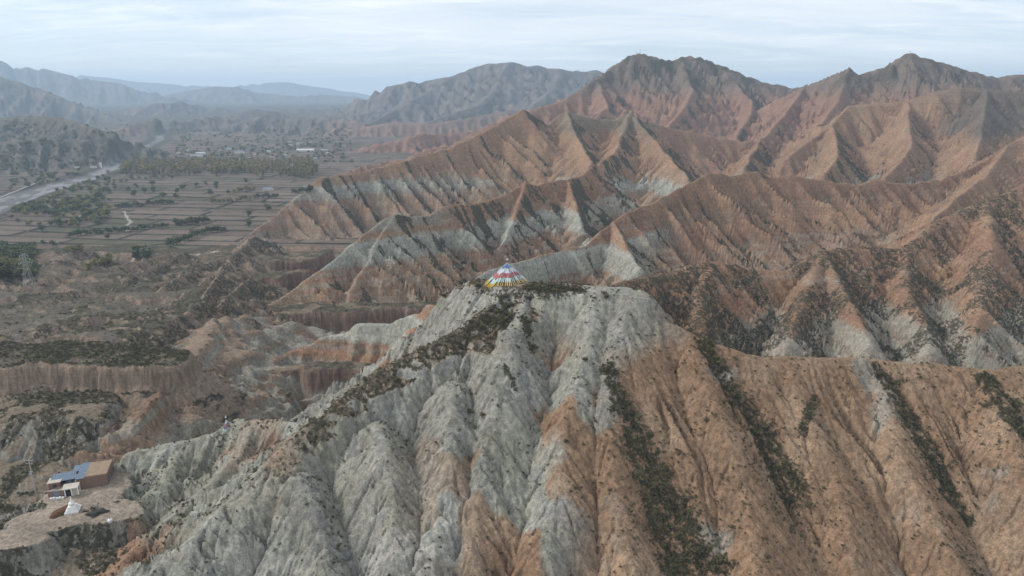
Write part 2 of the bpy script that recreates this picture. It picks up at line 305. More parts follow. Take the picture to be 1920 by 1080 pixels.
ridge('lowland_scarp', [(-300, 646, 290), (-100, 650, 287), (60, 655, 284), (150, 651, 285), (240, 655, 283), (300, 668, 277)], bench=(12, 10), reach=70, step=8)
for sp in ([(400, 500, 590), (330, 520, 505), (250, 540, 462), (170, 560, 428), (90, 580, 400)],
           [(330, 470, 660), (260, 490, 590), (180, 505, 555), (100, 520, 520), (0, 540, 480), (-120, 560, 460)],
           [(420, 540, 500), (370, 552, 452), (310, 560, 432)], [(170, 560, 428), (200, 590, 388), (220, 620, 350)]):
    ridge('lowland_spur', sp, .55, .4, 13, .55, 4, reach=60)
for sp in ([(475, 440, 735), (440, 472, 620), (412, 508, 520), (388, 545, 440), (352, 582, 372)],
           [(440, 472, 620), (395, 490, 560), (345, 512, 508), (300, 540, 452)],
           [(470, 520, 520), (435, 548, 458), (410, 572, 410)],
           [(345, 470, 640), (300, 492, 572), (250, 515, 512), (205, 545, 452), (150, 575, 408)],
           [(200, 480, 610), (150, 500, 560), (90, 525, 508), (20, 548, 462)],
           [(412, 508, 520), (360, 540, 452), (320, 570, 400), (280, 610, 352)],
           [(60, 600, 380), (120, 612, 362), (190, 626, 345)], [(210, 600, 372), (260, 620, 345), (300, 640, 322)]):
    ridge('lowland_spur', sp, .62, .5, 12, .6, 5, reach=60)
# the near hill with the flag cone
NEAR = 'near_hill'
ridge(NEAR, [(860, 548, 266), (900, 526, 257), (950, 528, 247), (1000, 532, 243), (1060, 534, 240), (1110, 538, 237), (1160, 540, 234), (1188, 548, 231)], 1.15, .9, 17, .3, 4, reach=150, top=6, own=True)
ridge(NEAR, [(950, 535, 243), (925, 572, 236), (880, 608, 228), (835, 632, 222), (790, 654, 217), (740, 680, 212), (690, 708, 206), (640, 750, 199), (600, 784, 193), (560, 815, 187), (520, 850, 180), (470, 900, 173), (420, 950, 166), (360, 1010, 158), (300, 1060, 152), (200, 1160, 140), (60, 1260, 130)][::-1], 1.25, .66, 15, .25, 4, reach=120, top=9, tk=.34, back_top=1.5)
ridge(NEAR, [(1010, 536, 242), (985, 560, 236), (955, 590, 229), (925, 622, 222)][::-1], 1.25, .8, 15, .2, 3, reach=60, top=10, tk=.34, back_top=7)
ridge(NEAR, [(1188, 548, 231), (1205, 572, 228), (1240, 598, 225), (1290, 622, 222), (1350, 648, 220), (1400, 664, 219), (1440, 670, 220), (1520, 669, 223), (1590, 671, 226), (1640, 672, 228), (1700, 680, 228), (1760, 682, 227), (1830, 692, 224), (1870, 694, 222), (1920, 684, 223), (2000, 672, 225), (2200, 650, 228)], .82, .85, 18, .35, 4, reach=140)
for sp in ([(985, 560, 236), (955, 640, 214), (938, 720, 200), (925, 780, 191), (905, 850, 181), (890, 930, 170), (880, 1080, 152)],
           [(1115, 545, 235), (1105, 640, 213), (1075, 740, 197), (1055, 840, 182), (1040, 960, 166), (1010, 1080, 151)],
           [(1185, 550, 230), (1165, 620, 216), (1142, 720, 200), (1146, 800, 189), (1152, 900, 176), (1185, 1080, 154)],
           [(1290, 622, 222), (1325, 720, 205), (1365, 820, 190), (1400, 920, 176), (1420, 1080, 156)],
           [(1640, 672, 228), (1660, 760, 212), (1690, 860, 194), (1740, 960, 180), (1810, 1080, 164)],
           [(1850, 692, 223), (1885, 790, 205), (1930, 900, 188), (1990, 1040, 168)],
           [(850, 720, 203), (850, 780, 190), (845, 860, 178), (830, 960, 166), (800, 1080, 151)],
           [(705, 790, 190), (725, 850, 179), (735, 940, 167), (740, 1080, 151)],
           [(560, 890, 173), (590, 960, 164), (620, 1080, 150)],
           [(1480, 670, 221), (1500, 760, 206), (1560, 860, 192), (1580, 960, 178), (1600, 1080, 163)]):
    ridge(NEAR, sp, 1.0, 1.0, 13, .07, .8, reach=34, jit=.5, r0=2.2, f2=.3)
ridge(NEAR, [(600, 800, 192), (560, 792, 205), (520, 788, 213), (480, 786, 219), (430, 794, 222), (400, 812, 222), (350, 826, 222), (290, 838, 222), (240, 850, 221)], .72, .8, 10, .45, 5, reach=70)
ridge(NEAR, [(480, 786, 219), (450, 850, 203), (400, 900, 194), (330, 960, 184), (240, 1040, 172), (150, 1140, 158)], .75, .75, 9, .5, 4, reach=50)
ridge(NEAR, [(330, 850, 217), (310, 900, 207), (270, 930, 203)], .7, .7, 8, .45, 4, reach=40)
print('ridges done', len(NAMES))
# the yard: a level shelf under the house cliff
YZ = CAMZ - 129.5
def pm(px, py, rx, ry, edge=.24):
    c = onz(px, py, YZ); d = np.sqrt(((XX - c.x) / rx) ** 2 + ((YY - c.y) / ry) ** 2)
    d = d + (fbm(XX / 7, YY / 7, 3, 77) - .5) * .35
    return 1 - sstep(1 - edge, 1 + edge * .5, d)
yard = np.maximum(np.maximum(pm(165, 920, 17, 14), pm(190, 958, 17, 9)), np.maximum(pm(85, 975, 14, 9), pm(20, 1010, 14, 7)))
H = H * (1 - yard) + (YZ - .06 * (YY - 205) * 0) * yard

# ---- gullies: ridged waves that follow the fall line, several sizes
def grads(h):
    hu = np.gradient(h, axis=1) / np.gradient(us).astype(f32)[None, :]
    hy = np.gradient(h, axis=0) / np.gradient(ys).astype(f32)[:, None]
    gx = hu / YY
    return gx, hy - U * gx
def smooth(a, n=1):
    for _ in range(n):
        a[1:-1] = (a[:-2] + 2 * a[1:-1] + a[2:]) * .25
        a[:, 1:-1] = (a[:, :-2] + 2 * a[:, 1:-1] + a[:, 2:]) * .25
    return a
def flutes(lam, dx, dy, seed, freq=1.0, sl=slice(None)):
    px = XX[sl] / lam; py = YY[sl] / lam; dx = dx[sl]; dy = dy[sl]
    fx = np.floor(px); fy = np.floor(py); ix = fx.astype(np.int32); iy = fy.astype(np.int32)
    fx = px - fx; fy = py - fy
    num = np.zeros_like(px); numb = np.zeros_like(px); wt = np.zeros_like(px)
    for i in range(-1, 3):
        for j in range(-1, 3):
            qx = fx - i + .5 * (_h(ix + i, iy + j, seed) - .5); qy = fy - j + .5 * (_h(ix + i, iy + j, seed + 9) - .5)
            w = np.exp(-2.2 * (qx * qx + qy * qy))
            m = (qx * dx + qy * dy) * (2 * math.pi * freq)
            num += w * np.cos(m); numb += w * np.sin(m); wt += w
    mag = np.sqrt(num * num + numb * numb) + 1e-6
    return np.arcsin(np.clip(num / mag, -1, 1)) * (2 / math.pi)                              # -1 gully .. +1 rib, even amplitude
gx0, gy0 = grads(smooth(H.copy(), 2))
slope0 = np.sqrt(gx0 ** 2 + gy0 ** 2)
cellsz = np.maximum(YY * .0027 * Q, .1)
NEARW = sstep(300, 255, YY); HB = H.copy()
RIB = np.zeros_like(H)
for n, (lam, amp) in enumerate([(46, 7.0), (23, 3.0), (11, 1.25), (5, .45), (2.3, .2)]):
    gx, gy = grads(smooth(H.copy(), 1)) if n else (gx0, gy0)
    g = np.sqrt(gx * gx + gy * gy) + 1e-4
    sl = slice(0, int(np.searchsorted(ys, lam / 2.2 / (.0027 * Q))) + 2)
    w = np.zeros_like(H); w[sl] = flutes(lam, -gy / g, gx / g, 101 + n * 13, 1.25, sl)
    fade = sstep(2.2, 4.5, lam / cellsz)
    m = sstep(.12, .6, slope0) * fade * sstep(0, lam * .7, DC) * (1 - sstep(.75, 1.0, yard)) * (1 - .8 * CLIFF) * np.where(OWN == 0, .8, 1.0)
    cut = -1.15 * sstep(-.35, -1.0, w) * (1 if n < 3 else .6)
    wsh = (w - .35) * (1 - NEARW) + (.30 * (w - .35) + cut) * NEARW
    wsh = wsh * (1 - sstep(290, 330, YY) * sstep(1500, 1200, YY) * (.35, .6, .6, .3, 0)[n])
    H = H + amp * m * wsh * (1 - NEARW * (.6, .62, .6, .55, .3)[n]) * (1 - NEARW * sstep(.02, .2, U) * (.3, .62, .75, .5, .2)[n])
    if n == 2: W11 = w
    if n == 1: W23 = w
    if n == 2: H = H - 1.0 * NEARW * sstep(-.78, -1.0, w) * m
    if n == 3: H = H - .3 * NEARW * sstep(-.75, -1.0, w) * m
    if n == 4: H = H - .12 * NEARW * sstep(-.6, -1.0, w) * m
    RIB += w * m * (.5 ** n)
trm = np.where(np.isin(OWN, [NAMES.index(q) for q in ('pale_hill', 'striped_spur')]), .95, 0.0) + np.where((OWN == 0) | (OWN == NAMES.index('lowland_scarp')), .3, 0.0) + np.where((OWN == NAMES.index(NEAR)) & (U < -.42), .35, 0)
trm = smooth(trm.astype(f32), 3) * sstep(720, 660, YY) * sstep(225, 245, YY) * (U < -.1) * (1 - yard)
tq = (H + 5 * fbm(XX / 60, YY / 60, 2, 88)) / 7.5; tf = tq - np.floor(tq)
H = H + trm * 7.5 * (sstep(.25, .70, tf) - tf) * .8
ts_ = np.clip(trm * 1.6, 0, 1); H = H * (1 - ts_) + smooth(H.copy(), 3) * ts_
# far mountains: broad gullies
gx, gy = grads(smooth(H.copy(), 3)); g = np.sqrt(gx * gx + gy * gy) + 1e-4
for lam, amp, sd_ in ((150, 16, 301), (65, 7, 302)):
    sl = slice(int(np.searchsorted(ys, 1690)), NR); w = np.zeros_like(H); w[sl] = flutes(lam, -gy / g, gx / g, sd_, 1.2, sl)
    H = H + amp * w * sstep(1700, 3200, YY) * sstep(.08, .35, g) * sstep(0, 90, DC)
# small relief
H = H + (fbm(XX / 5, YY / 5, 4, 55, .6) - .5) * 1.3 * (1 - valley) * sstep(1500, 200, YY) * (1 - .8 * yard)
nearw = sstep(330, 250, YY)
H = H + (fbm(XX / 13, YY / 13, 4, 54) - .5) * 5.0 * NEARW * sstep(.35, .8, slope0) * (1 - yard) * (1 - .6 * sstep(.1, .25, U)) * sstep(0, 6, DC)
crag = 1 - np.abs(2 * fbm(XX / 7, YY / 7, 5, 57, .55) - 1)
H = H + (crag - .7) * 4.5 * NEARW * sstep(.48, .62, fbm(XX / 17, YY / 17, 3, 56)) * sstep(.10, .0, U) * sstep(.4, .9, slope0) * (1 - yard)
H = H + (np.abs(fbm(XX / 9, YY / 9, 4, 58, .55) - .5)) * 1.5 * nearw * (U < .12) * sstep(.3, .8, slope0) * (1 - yard)

# ---- valley floor: terraced fields, river, woods
ang = R(-7); fxr = XX * math.cos(ang) + YY * math.sin(ang); fyr = -XX * math.sin(ang) + YY * math.cos(ang)
fyr = fyr + 14 * (fbm(XX / 160, YY / 160, 2, 31) - .5)
wrow = 34.0
row = np.floor(fyr / wrow); frow = fyr / wrow - row
clen = 70 + 90 * _h(row.astype(np.int32), row.astype(np.int32) * 0, 71)
colf = fxr / clen + 10 * _h(row.astype(np.int32), row.astype(np.int32) * 0, 72)
col = np.floor(colf); fcol = colf - col
fh = _h(row.astype(np.int32), col.astype(np.int32), 73)
fields = valley * (OWN == 0)
edge = np.minimum(np.minimum(frow, 1 - frow) * wrow, np.minimum(fcol, 1 - fcol) * clen)
H = H + fields * ((fh - .5) * 1.8 + .6 * sstep(1.6, .4, edge))
RIV = [onz(px, py, 28.5) for px, py in ((-330, 520), (-120, 432), (-10, 388), (60, 362), (120, 346), (165, 334), (205, 318), (235, 300), (255, 288), (270, 278), (285, 270), (300, 262), (300, 254), (330, 246))]
dr = np.full(H.shape, 1e4, f32)
for p, q in zip(RIV[:-1], RIV[1:]):
    ln = (q - p).xy.length; tx, ty = (q.x - p.x) / ln, (q.y - p.y) / ln
    t = np.clip((XX - p.x) * tx + (YY - p.y) * ty, 0, ln)
    dr = np.minimum(dr, np.hypot(XX - p.x - t * tx, YY - p.y - t * ty))
riv = sstep(40, 31, (dr + 14 * sstep(1350, 1500, YY) + 6 * sstep(1800, 2200, YY)) + 8 * (fbm(XX / 30, YY / 30, 3, 41) - .5)) * (YY > 650)
H = H * (1 - riv) + (28.0 + (fbm(XX / 20, YY / 20, 3, 42) - .5) * .8) * riv
bank = sstep(52, 40, dr) * (1 - riv) * (YY > 650)
H = H + bank * 1.5

# ---- colours of the ground itself
gx, gy = grads(H); slope = np.sqrt(gx * gx + gy * gy)
gmx, gmy = grads(smooth(H.copy(), 4)); gm = np.sqrt(gmx ** 2 + gmy ** 2) + 1e-4
gbx, gby = grads(smooth(HB.copy(), 6)); gbn = np.sqrt(gbx ** 2 + gby ** 2) + 1e-4
aspx, aspy = -.45 * gmx / gm - .55 * gbx / gbn, -.45 * gmy / gm - .55 * gby / gbn                 # downhill direction
Z = H - CAMZ
warp = (fbm(XX / 90, YY / 90, 2, 61) - .5) * 5 + (fbm(XX / 9, YY / 9, 3, 62) - .5) * 1.3
zs = Z + warp
n1 = fbm(XX / 40, YY / 40, 4, 63); n2 = fbm(XX / 12, YY / 12, 4, 64); n3 = fbm(XX / 5, YY / 5, 3, 65)
def c3(r, g, b): return np.array([r, g, b], f32)
ORANGE, RUST, PALE, GREY, BROWN, TAN = c3(.42, .265, .165), c3(.36, .215, .14), c3(.43, .42, .35), c3(.34, .33, .275), c3(.235, .17, .125), c3(.36, .28, .195)
def mixc(a, b, t): return a + (b - a) * t[..., None]
A = mixc(ORANGE[None, None] * np.ones(H.shape + (1,), f32), RUST, sstep(.35, .7, n1))
A = mixc(A, TAN, sstep(.5, .8, n2) * .5)
def band(lo, hi, soft=2.0): return sstep(lo - soft, lo + soft, zs) * (1 - sstep(hi - soft, hi + soft, zs))
mid = (YY > 270) & (YY < 1000)
shb = (OWN == NAMES.index('shrub_ridge'))
A = mixc(A, PALE, np.where(shb, band(-140, -121, 1.5) * .75, band(-130, -113.5, .7)) * mid * np.where(OWN == NAMES.index('orange_ridge'), sstep(.27, .19, U + .05 * (n2 - .5)), 1) * (.75 + .25 * sstep(.3, .6, fbm(XX / 90, YY / 90, 2, 66))))
for zb, hw_, st_ in ((-106.5, .8, .35), (-133, 1.0, .55), (-139.5, 1.4, .5), (-146, .8, .45)): A = mixc(A, PALE, band(zb - hw_, zb + hw_, .6) * mid * st_)
A = mixc(A, c3(.52, .51, .45), band(-117, -114, .5) * mid * (1 - shb) * .6 * np.where(OWN == NAMES.index('orange_ridge'), sstep(.27, .19, U), 1))
A = mixc(A, RUST * .85, band(-131, -129.3, .6) * mid * .6)
A = mixc(A, PALE, band(-155, -150, 1.5) * mid * .5)
A = mixc(A, GREY, band(-172, -161, 3) * mid * .45)
A = mixc(A, GREY, band(-108, -96, 3) * mid * sstep(-.06, -.16, U + .06 * (n2 - .5)) * (OWN == NAMES.index('banded_ridge')) * .85)
A = mixc(A, c3(.17, .15, .125), (OWN == NAMES.index('south_mesa')) * sstep(.58, .68, U + .1 * (n1 - .5)) * sstep(-75, -50, Z + 20 * (n2 - .5)) * .85)
A = mixc(A, c3(.25, .225, .165), (OWN == NAMES.index('red_ridge')) * sstep(.03, .09, U) * sstep(-70, -50, zs + 14 * (n2 - .5)) * .85)
far = sstep(1050, 1500, YY)
A = mixc(A, c3(.23, .185, .15), sstep(-30, 25, zs) * sstep(1000, 1200, YY) * .9)
A = mixc(A, c3(.34, .18, .135), far * .5 * (1 - sstep(-30, 25, zs)))
mtn = sstep(2600, 3200, YY)
A = mixc(A, mixc(c3(.15, .135, .122)[None, None] * np.ones(H.shape + (1,), f32), c3(.26, .2, .16), sstep(.45, .7, n1)), mtn)
wt_ = np.isin(OWN, [NAMES.index('west_terrace')])
A = mixc(A, mixc(c3(.16, .145, .115)[None, None] * np.ones(H.shape + (1,), f32), c3(.24, .19, .15), sstep(.5, .75, n2)), wt_.astype(f32))
# the lowland on the left: dull brown-grey soil
lo_ = np.isin(OWN, [0, NAMES.index('lowland_scarp'), NAMES.index('lowland_spur')]).astype(f32) * (YY > 250) * (1 - valley) * (U < -.2)
A = mixc(A, mixc(c3(.17, .145, .11)[None, None] * np.ones(H.shape + (1,), f32), c3(.33, .25, .185), sstep(.45, .85, slope)), lo_ * .92)
for nm, colr in (('red_cliff', c3(.27, .18, .14)), ('house_cliff', c3(.23, .165, .125)), ('pale_cliff', c3(.30, .265, .21))):
    mk = (OWN == NAMES.index(nm)).astype(f32)
    strat = .72 + .5 * vn(Z * .5 + 40, XX * .01, 68)
    strat = strat * (.72 + .5 * vn(XX / 1.7, YY * .2, 67)) 
    A = mixc(A, colr * strat[..., None], mk * .9)
    A = mixc(A, c3(.22, .18, .125), mk * sstep(1.4, .6, slope) * .8)
mk = (OWN == NAMES.index('pale_hill')).astype(f32)
sb = vn(zs * .33 + 9, zs * 0 + .5, 89)
A = mixc(A, mixc(GREY[None, None] * np.ones(H.shape + (1,), f32), c3(.33, .225, .155), sstep(.4, .6, sb)), mk * .85)
nl = ((OWN == 0) & (YY < 262) & (U < -.3)).astype(f32)
A = mixc(A, mixc(c3(.25, .205, .15)[None, None] * np.ones(H.shape + (1,), f32), c3(.34, .33, .28), sstep(.7, 1.1, slope)), nl * .92)
# near hill
nh = (OWN == NAMES.index(NEAR)).astype(f32)
# grey-green marl on the summit and the left, orange to the right, mixed in between
bx = U + .10 * (n1 - .5) + .05 * (n2 - .5)
grey_w = sstep(.215, .06, bx - np.clip((Z + 110) / 40, -.6, 1.0) * .11)
orp = sstep(.53, .62, fbm(XX / 16, YY / 16, 3, 69) + .10 * sstep(-.1, .1, U)) * sstep(-78, -90, Z)
orp = np.maximum(orp * sstep(-.25, .0, U), .0)
marl = mixc(c3(.37, .353, .295)[None, None] * np.ones(H.shape + (1,), f32), c3(.46, .445, .385), sstep(.45, .72, n2))
marl = mixc(marl, c3(.36, .345, .255), sstep(.55, .75, fbm(XX / 11, YY / 11, 3, 70)) * .55)
marl = mixc(marl, c3(.30, .295, .275), sstep(.5, .8, fbm(XX / 4, YY / 4, 3, 74)) * .6)
ornr = mixc(c3(.36, .232, .145)[None, None] * np.ones(H.shape + (1,), f32), c3(.42, .29, .19), sstep(.4, .7, n2))
ornr = mixc(ornr, c3(.40, .37, .31), sstep(.6, .76, fbm(XX / 14, YY / 14, 4, 75)) * .8)
nearc = mixc(ornr, marl, np.clip(grey_w - orp, 0, 1))
A = mixc(A, nearc, nh)
# the left flank below the flag path: green-grey and rust patches
lf = nh * sstep(-.33, -.40, U - .0 * n1) * (YY > 165)
A = mixc(A, mixc(mixc(c3(.36, .345, .275)[None, None] * np.ones(H.shape + (1,), f32), c3(.40, .25, .165), sstep(.45, .6, n1)), c3(.42, .42, .36), sstep(.6, .75, n2)), lf)
# yard
A = mixc(A, c3(.40, .33, .26) * (.8 + .4 * n3[..., None]), yard * sstep(.75, .35, slope))
# fields
fcol_ = mixc(c3(.185, .14, .108)[None, None] * np.ones(H.shape + (1,), f32), c3(.25, .20, .155), fh)
fcol_ = mixc(fcol_, c3(.12, .125, .07), (_h(row.astype(np.int32), col.astype(np.int32), 79) > .86).astype(f32) * .7)
fcol_ = mixc(fcol_, c3(.035, .036, .025), sstep(4.5, 1.5, edge) * .9)
A = mixc(A, fcol_, fields * sstep(.6, .25, slope))
A = mixc(A, mixc(c3(.20, .19, .18)[None, None] * np.ones(H.shape + (1,), f32), c3(.34, .34, .335), sstep(.52, .62, fbm((XX + YY * .45) / 14, (YY - XX * .8) / 55, 3, 81))), riv)
A = mixc(A, c3(.11, .105, .07), bank * .8)
# footpaths and tracks on the valley side
def path(pts, z, w, colr, msk=1.0):
    global A
    P = [onz(px, py, z) for px, py in pts]; dp = np.full(H.shape, 1e4, f32)
    for p, q in zip(P[:-1], P[1:]):
        ln = max((q - p).xy.length, .1); tx, ty = (q.x - p.x) / ln, (q.y - p.y) / ln
        t = np.clip((XX - p.x) * tx + (YY - p.y) * ty, 0, ln)
        dp = np.minimum(dp, np.hypot(XX - p.x - t * tx, YY - p.y - t * ty))
    A = mixc(A, colr, sstep(w, w * .6, dp) * msk)
def ground(x, y, A_=None):                       # height of the ground at x, y
    u = x / y; F = H if A_ is None else A_
    i = min(max(int(np.searchsorted(ys, y)) - 1, 0), NR - 2); j = min(max(int(np.searchsorted(us, u)) - 1, 0), NC - 2)
    a = (y - ys[i]) / (ys[i + 1] - ys[i]); b = (u - us[j]) / (us[j + 1] - us[j])
    return float((F[i, j] * (1 - b) + F[i, j + 1] * b) * (1 - a) + (F[i + 1, j] * (1 - b) + F[i + 1, j + 1] * b) * a)
def hit(px, py, y0=60.):                         # first point of the ground in that direction
    d = ray(px, py); d = d / d.y; u = d.x
    j = min(max(int(np.searchsorted(us, u)) - 1, 0), NC - 2); b = (u - us[j]) / (us[j + 1] - us[j])
    colh = H[:, j] * (1 - b) + H[:, j + 1] * b; gap = CAMZ + d.z * ys - colh
    k = np.nonzero((gap < 0) & (ys > y0) & (ys < 12000))[0]
    if not len(k): return None
    k = max(int(k[0]), 1); g0, g1 = gap[k - 1], gap[k]
    y = ys[k - 1] + (ys[k] - ys[k - 1]) * (g0 / (g0 - g1) if g0 > 0 else 1.0)
    y = float(y); return Vector((u * y, y, ground(u * y, y)))
def linedist(P, wid=None):
    dp = np.full(H.shape, 1e4, f32)
    for k, (p, q) in enumerate(zip(P[:-1], P[1:])):
        ln = max((q - p).xy.length, .1); tx, ty = (q.x - p.x) / ln, (q.y - p.y) / ln
        t = np.clip((XX - p.x) * tx + (YY - p.y) * ty, 0, ln)
        w_ = 1 if wid is None else wid[k] + (wid[k + 1] - wid[k]) * t / ln
        dp = np.minimum(dp, np.hypot(XX - p.x - t * tx, YY - p.y - t * ty) / w_)
    return dp
STREAK = np.zeros_like(H); HALO = np.zeros_like(H)
for pl, wd in (([(1138, 690), (1165, 760), (1200, 850), (1245, 950), (1300, 1079)], [2, 4, 6.5, 9, 11]),
               ([(1310, 640), (1365, 730), (1425, 820), (1480, 915)], [3, 5, 7, 6]),
               ([(1650, 700), (1700, 780), (1755, 880), (1800, 960)], [3, 6, 6, 4]),
               ([(1845, 712), (1890, 770), (1930, 830)], [3, 6, 6]),
               ([(1525, 745), (1505, 810)], [1.6, 1.6]),
               ([(985, 600), (990, 640), (1000, 660)], [3, 2, 1]), ([(900, 538), (950, 545), (1010, 545), (1090, 545)], [3, 5, 5, 2.5]), ([(960, 560), (935, 600), (890, 632)], [6, 6, 5]),
               ([(945, 690), (965, 730)], [1.2, .8])):
    P_ = [hit(*p) for p in pl]
    if all(P_):
        ld = linedist(P_, wd); HALO = np.maximum(HALO, sstep(4.2, 1.0, ld + 1.2 * (fbm(XX / 6, YY / 6, 3, 96) - .5)))
        STREAK = np.maximum(STREAK, sstep(1.25, .45, ld + .9 * (fbm(XX / 4, YY / 4, 3, 95) - .5)))
# ---- where scrub grows: slopes facing right and back, gully lines, crest tops
nv = fbm(XX / 26, YY / 26, 4, 91); nv2 = fbm(XX / 7, YY / 7, 3, 92)
asp = aspx * .93 + aspy * .25
shv = np.where(OWN == NAMES.index('shrub_ridge'), .78, np.where(OWN == NAMES.index('pale_hill'), .45, 1.0))
nvs = .62 * nv + .38 * (.5 + .32 * W11 + .18 * W23) + .04
veg = sstep(.30, .75, asp) * sstep(.42, .56, nvs + .10 * sstep(.6, .95, asp)) * sstep(.3, .6, gm)
veg = np.where(YY < 290, veg * np.where(U > .05, .35, .25), veg * .95 * shv)
veg = np.maximum(veg, STREAK * .7)
veg = np.maximum(veg, .55 * sstep(-.5, -1.0, RIB) * sstep(.2, .6, asp + .35) * sstep(.45, .6, nv2))
veg = np.maximum(veg, .30 * sstep(.45, .65, nv) * sstep(-40, 20, zs) * (YY > 900))
veg = np.maximum(veg, sstep(.42, .6, nv) * sstep(900, 1300, YY) * sstep(-10, 40, zs) * .5)
veg = np.where(lo_ > .5, veg * .5, veg)
veg = np.maximum(veg, lo_ * (.22 + .6 * sstep(.42, .6, nv)) * sstep(.85, .35, slope))
shr = (OWN == NAMES.index('shrub_ridge')).astype(f32)
veg = np.maximum(veg, shr * .44 * sstep(.50, .62, nv + .1 * nv2))
crest = nh * smooth(CRST.copy(), 2) * sstep(15, 11, DC + 5 * (nv2 - .5)) * sstep(.03, -.03, U - .09 + .06 * (nv2 - .5)) * sstep(1.0, .7, gm) * sstep(.42, .30, -U)
veg = np.maximum(veg, crest * .75)
A = mixc(A, c3(.30, .225, .16), crest * .85)
veg = np.maximum(veg, nl * .75 * sstep(.42, .55, nv2))
veg = np.maximum(veg, lf * .35 * sstep(.45, .6, nv2) * (1 - yard))
veg = np.maximum(veg, .7 * yard * sstep(.45, .7, slope) * sstep(.4, .55, nv2)) * (1 - yard * sstep(.6, .35, slope)) * (1 - riv) * (1 - fields)
veg = np.maximum(veg, fields * bank * .5)
veg = np.where(CLIFF > .5, veg * sstep(1.3, .7, slope) + .6 * sstep(.7, .35, slope) * sstep(.35, .5, nv2), veg)
veg = veg * np.where(OWN == NAMES.index('pale_hill'), .5, np.where(OWN == NAMES.index('orange_ridge'), .6, 1))
veg = np.clip(veg, 0, 1)
VEGD = np.where(YY < 300, veg * 1.0 * (1 + .6 * STREAK) + (.04 + .18 * HALO * (nv2 > .43) + .10 * (nv2 > .54) * (U > .1)) * nh * (1 - yard) * (gm < 1.4), veg * .3) * .55
veg = np.where(YY < 300, veg * .62, veg)
for pts, w in ((((520, 480 + 0), (395, 492), (310, 496), (255, 497), (225, 502), (205, 513)), 1.6),
               (((232, 392), (238, 405), (245, 411), (234, 420), (238, 428)), 1.8), (((150, 400), (135, 410), (120, 416)), 1.6)):
    path(pts, 33, w, c3(.55, .51, .45))

# ---- meshes: one per landform
verts = np.stack([XX, YY, H], -1).reshape(-1, 3).astype(f32)
alb = np.concatenate([np.clip(A * np.where(YY < 2600, .69, .74)[..., None], .01, .8), veg[..., None]], -1).reshape(-1, 4).astype(f32)
dxu = np.stack([YY, np.zeros_like(H), np.gradient(H, axis=1) / np.gradient(us).astype(f32)[None, :]], -1)
gxn, gyn = grads(H)
nrm = np.stack([-gxn, -gyn, np.ones_like(H)], -1); nrm /= np.linalg.norm(nrm, axis=-1, keepdims=True)
nrm = nrm.reshape(-1, 3)
idx = np.arange(NR * NC).reshape(NR, NC)
quads = np.stack([idx[:-1, :-1], idx[:-1, 1:], idx[1:, 1:], idx[1:, :-1]], -1)
fo = OWN[:-1, :-1].copy().astype(np.int32)
fo[(fo == 0) & (valley[:-1, :-1] > .5)] = 1000
fo[(riv[:-1, :-1] > .5)] = 1001
fo[(fo == 0) & (YY[:-1, :-1] >= 2800)] = 1000

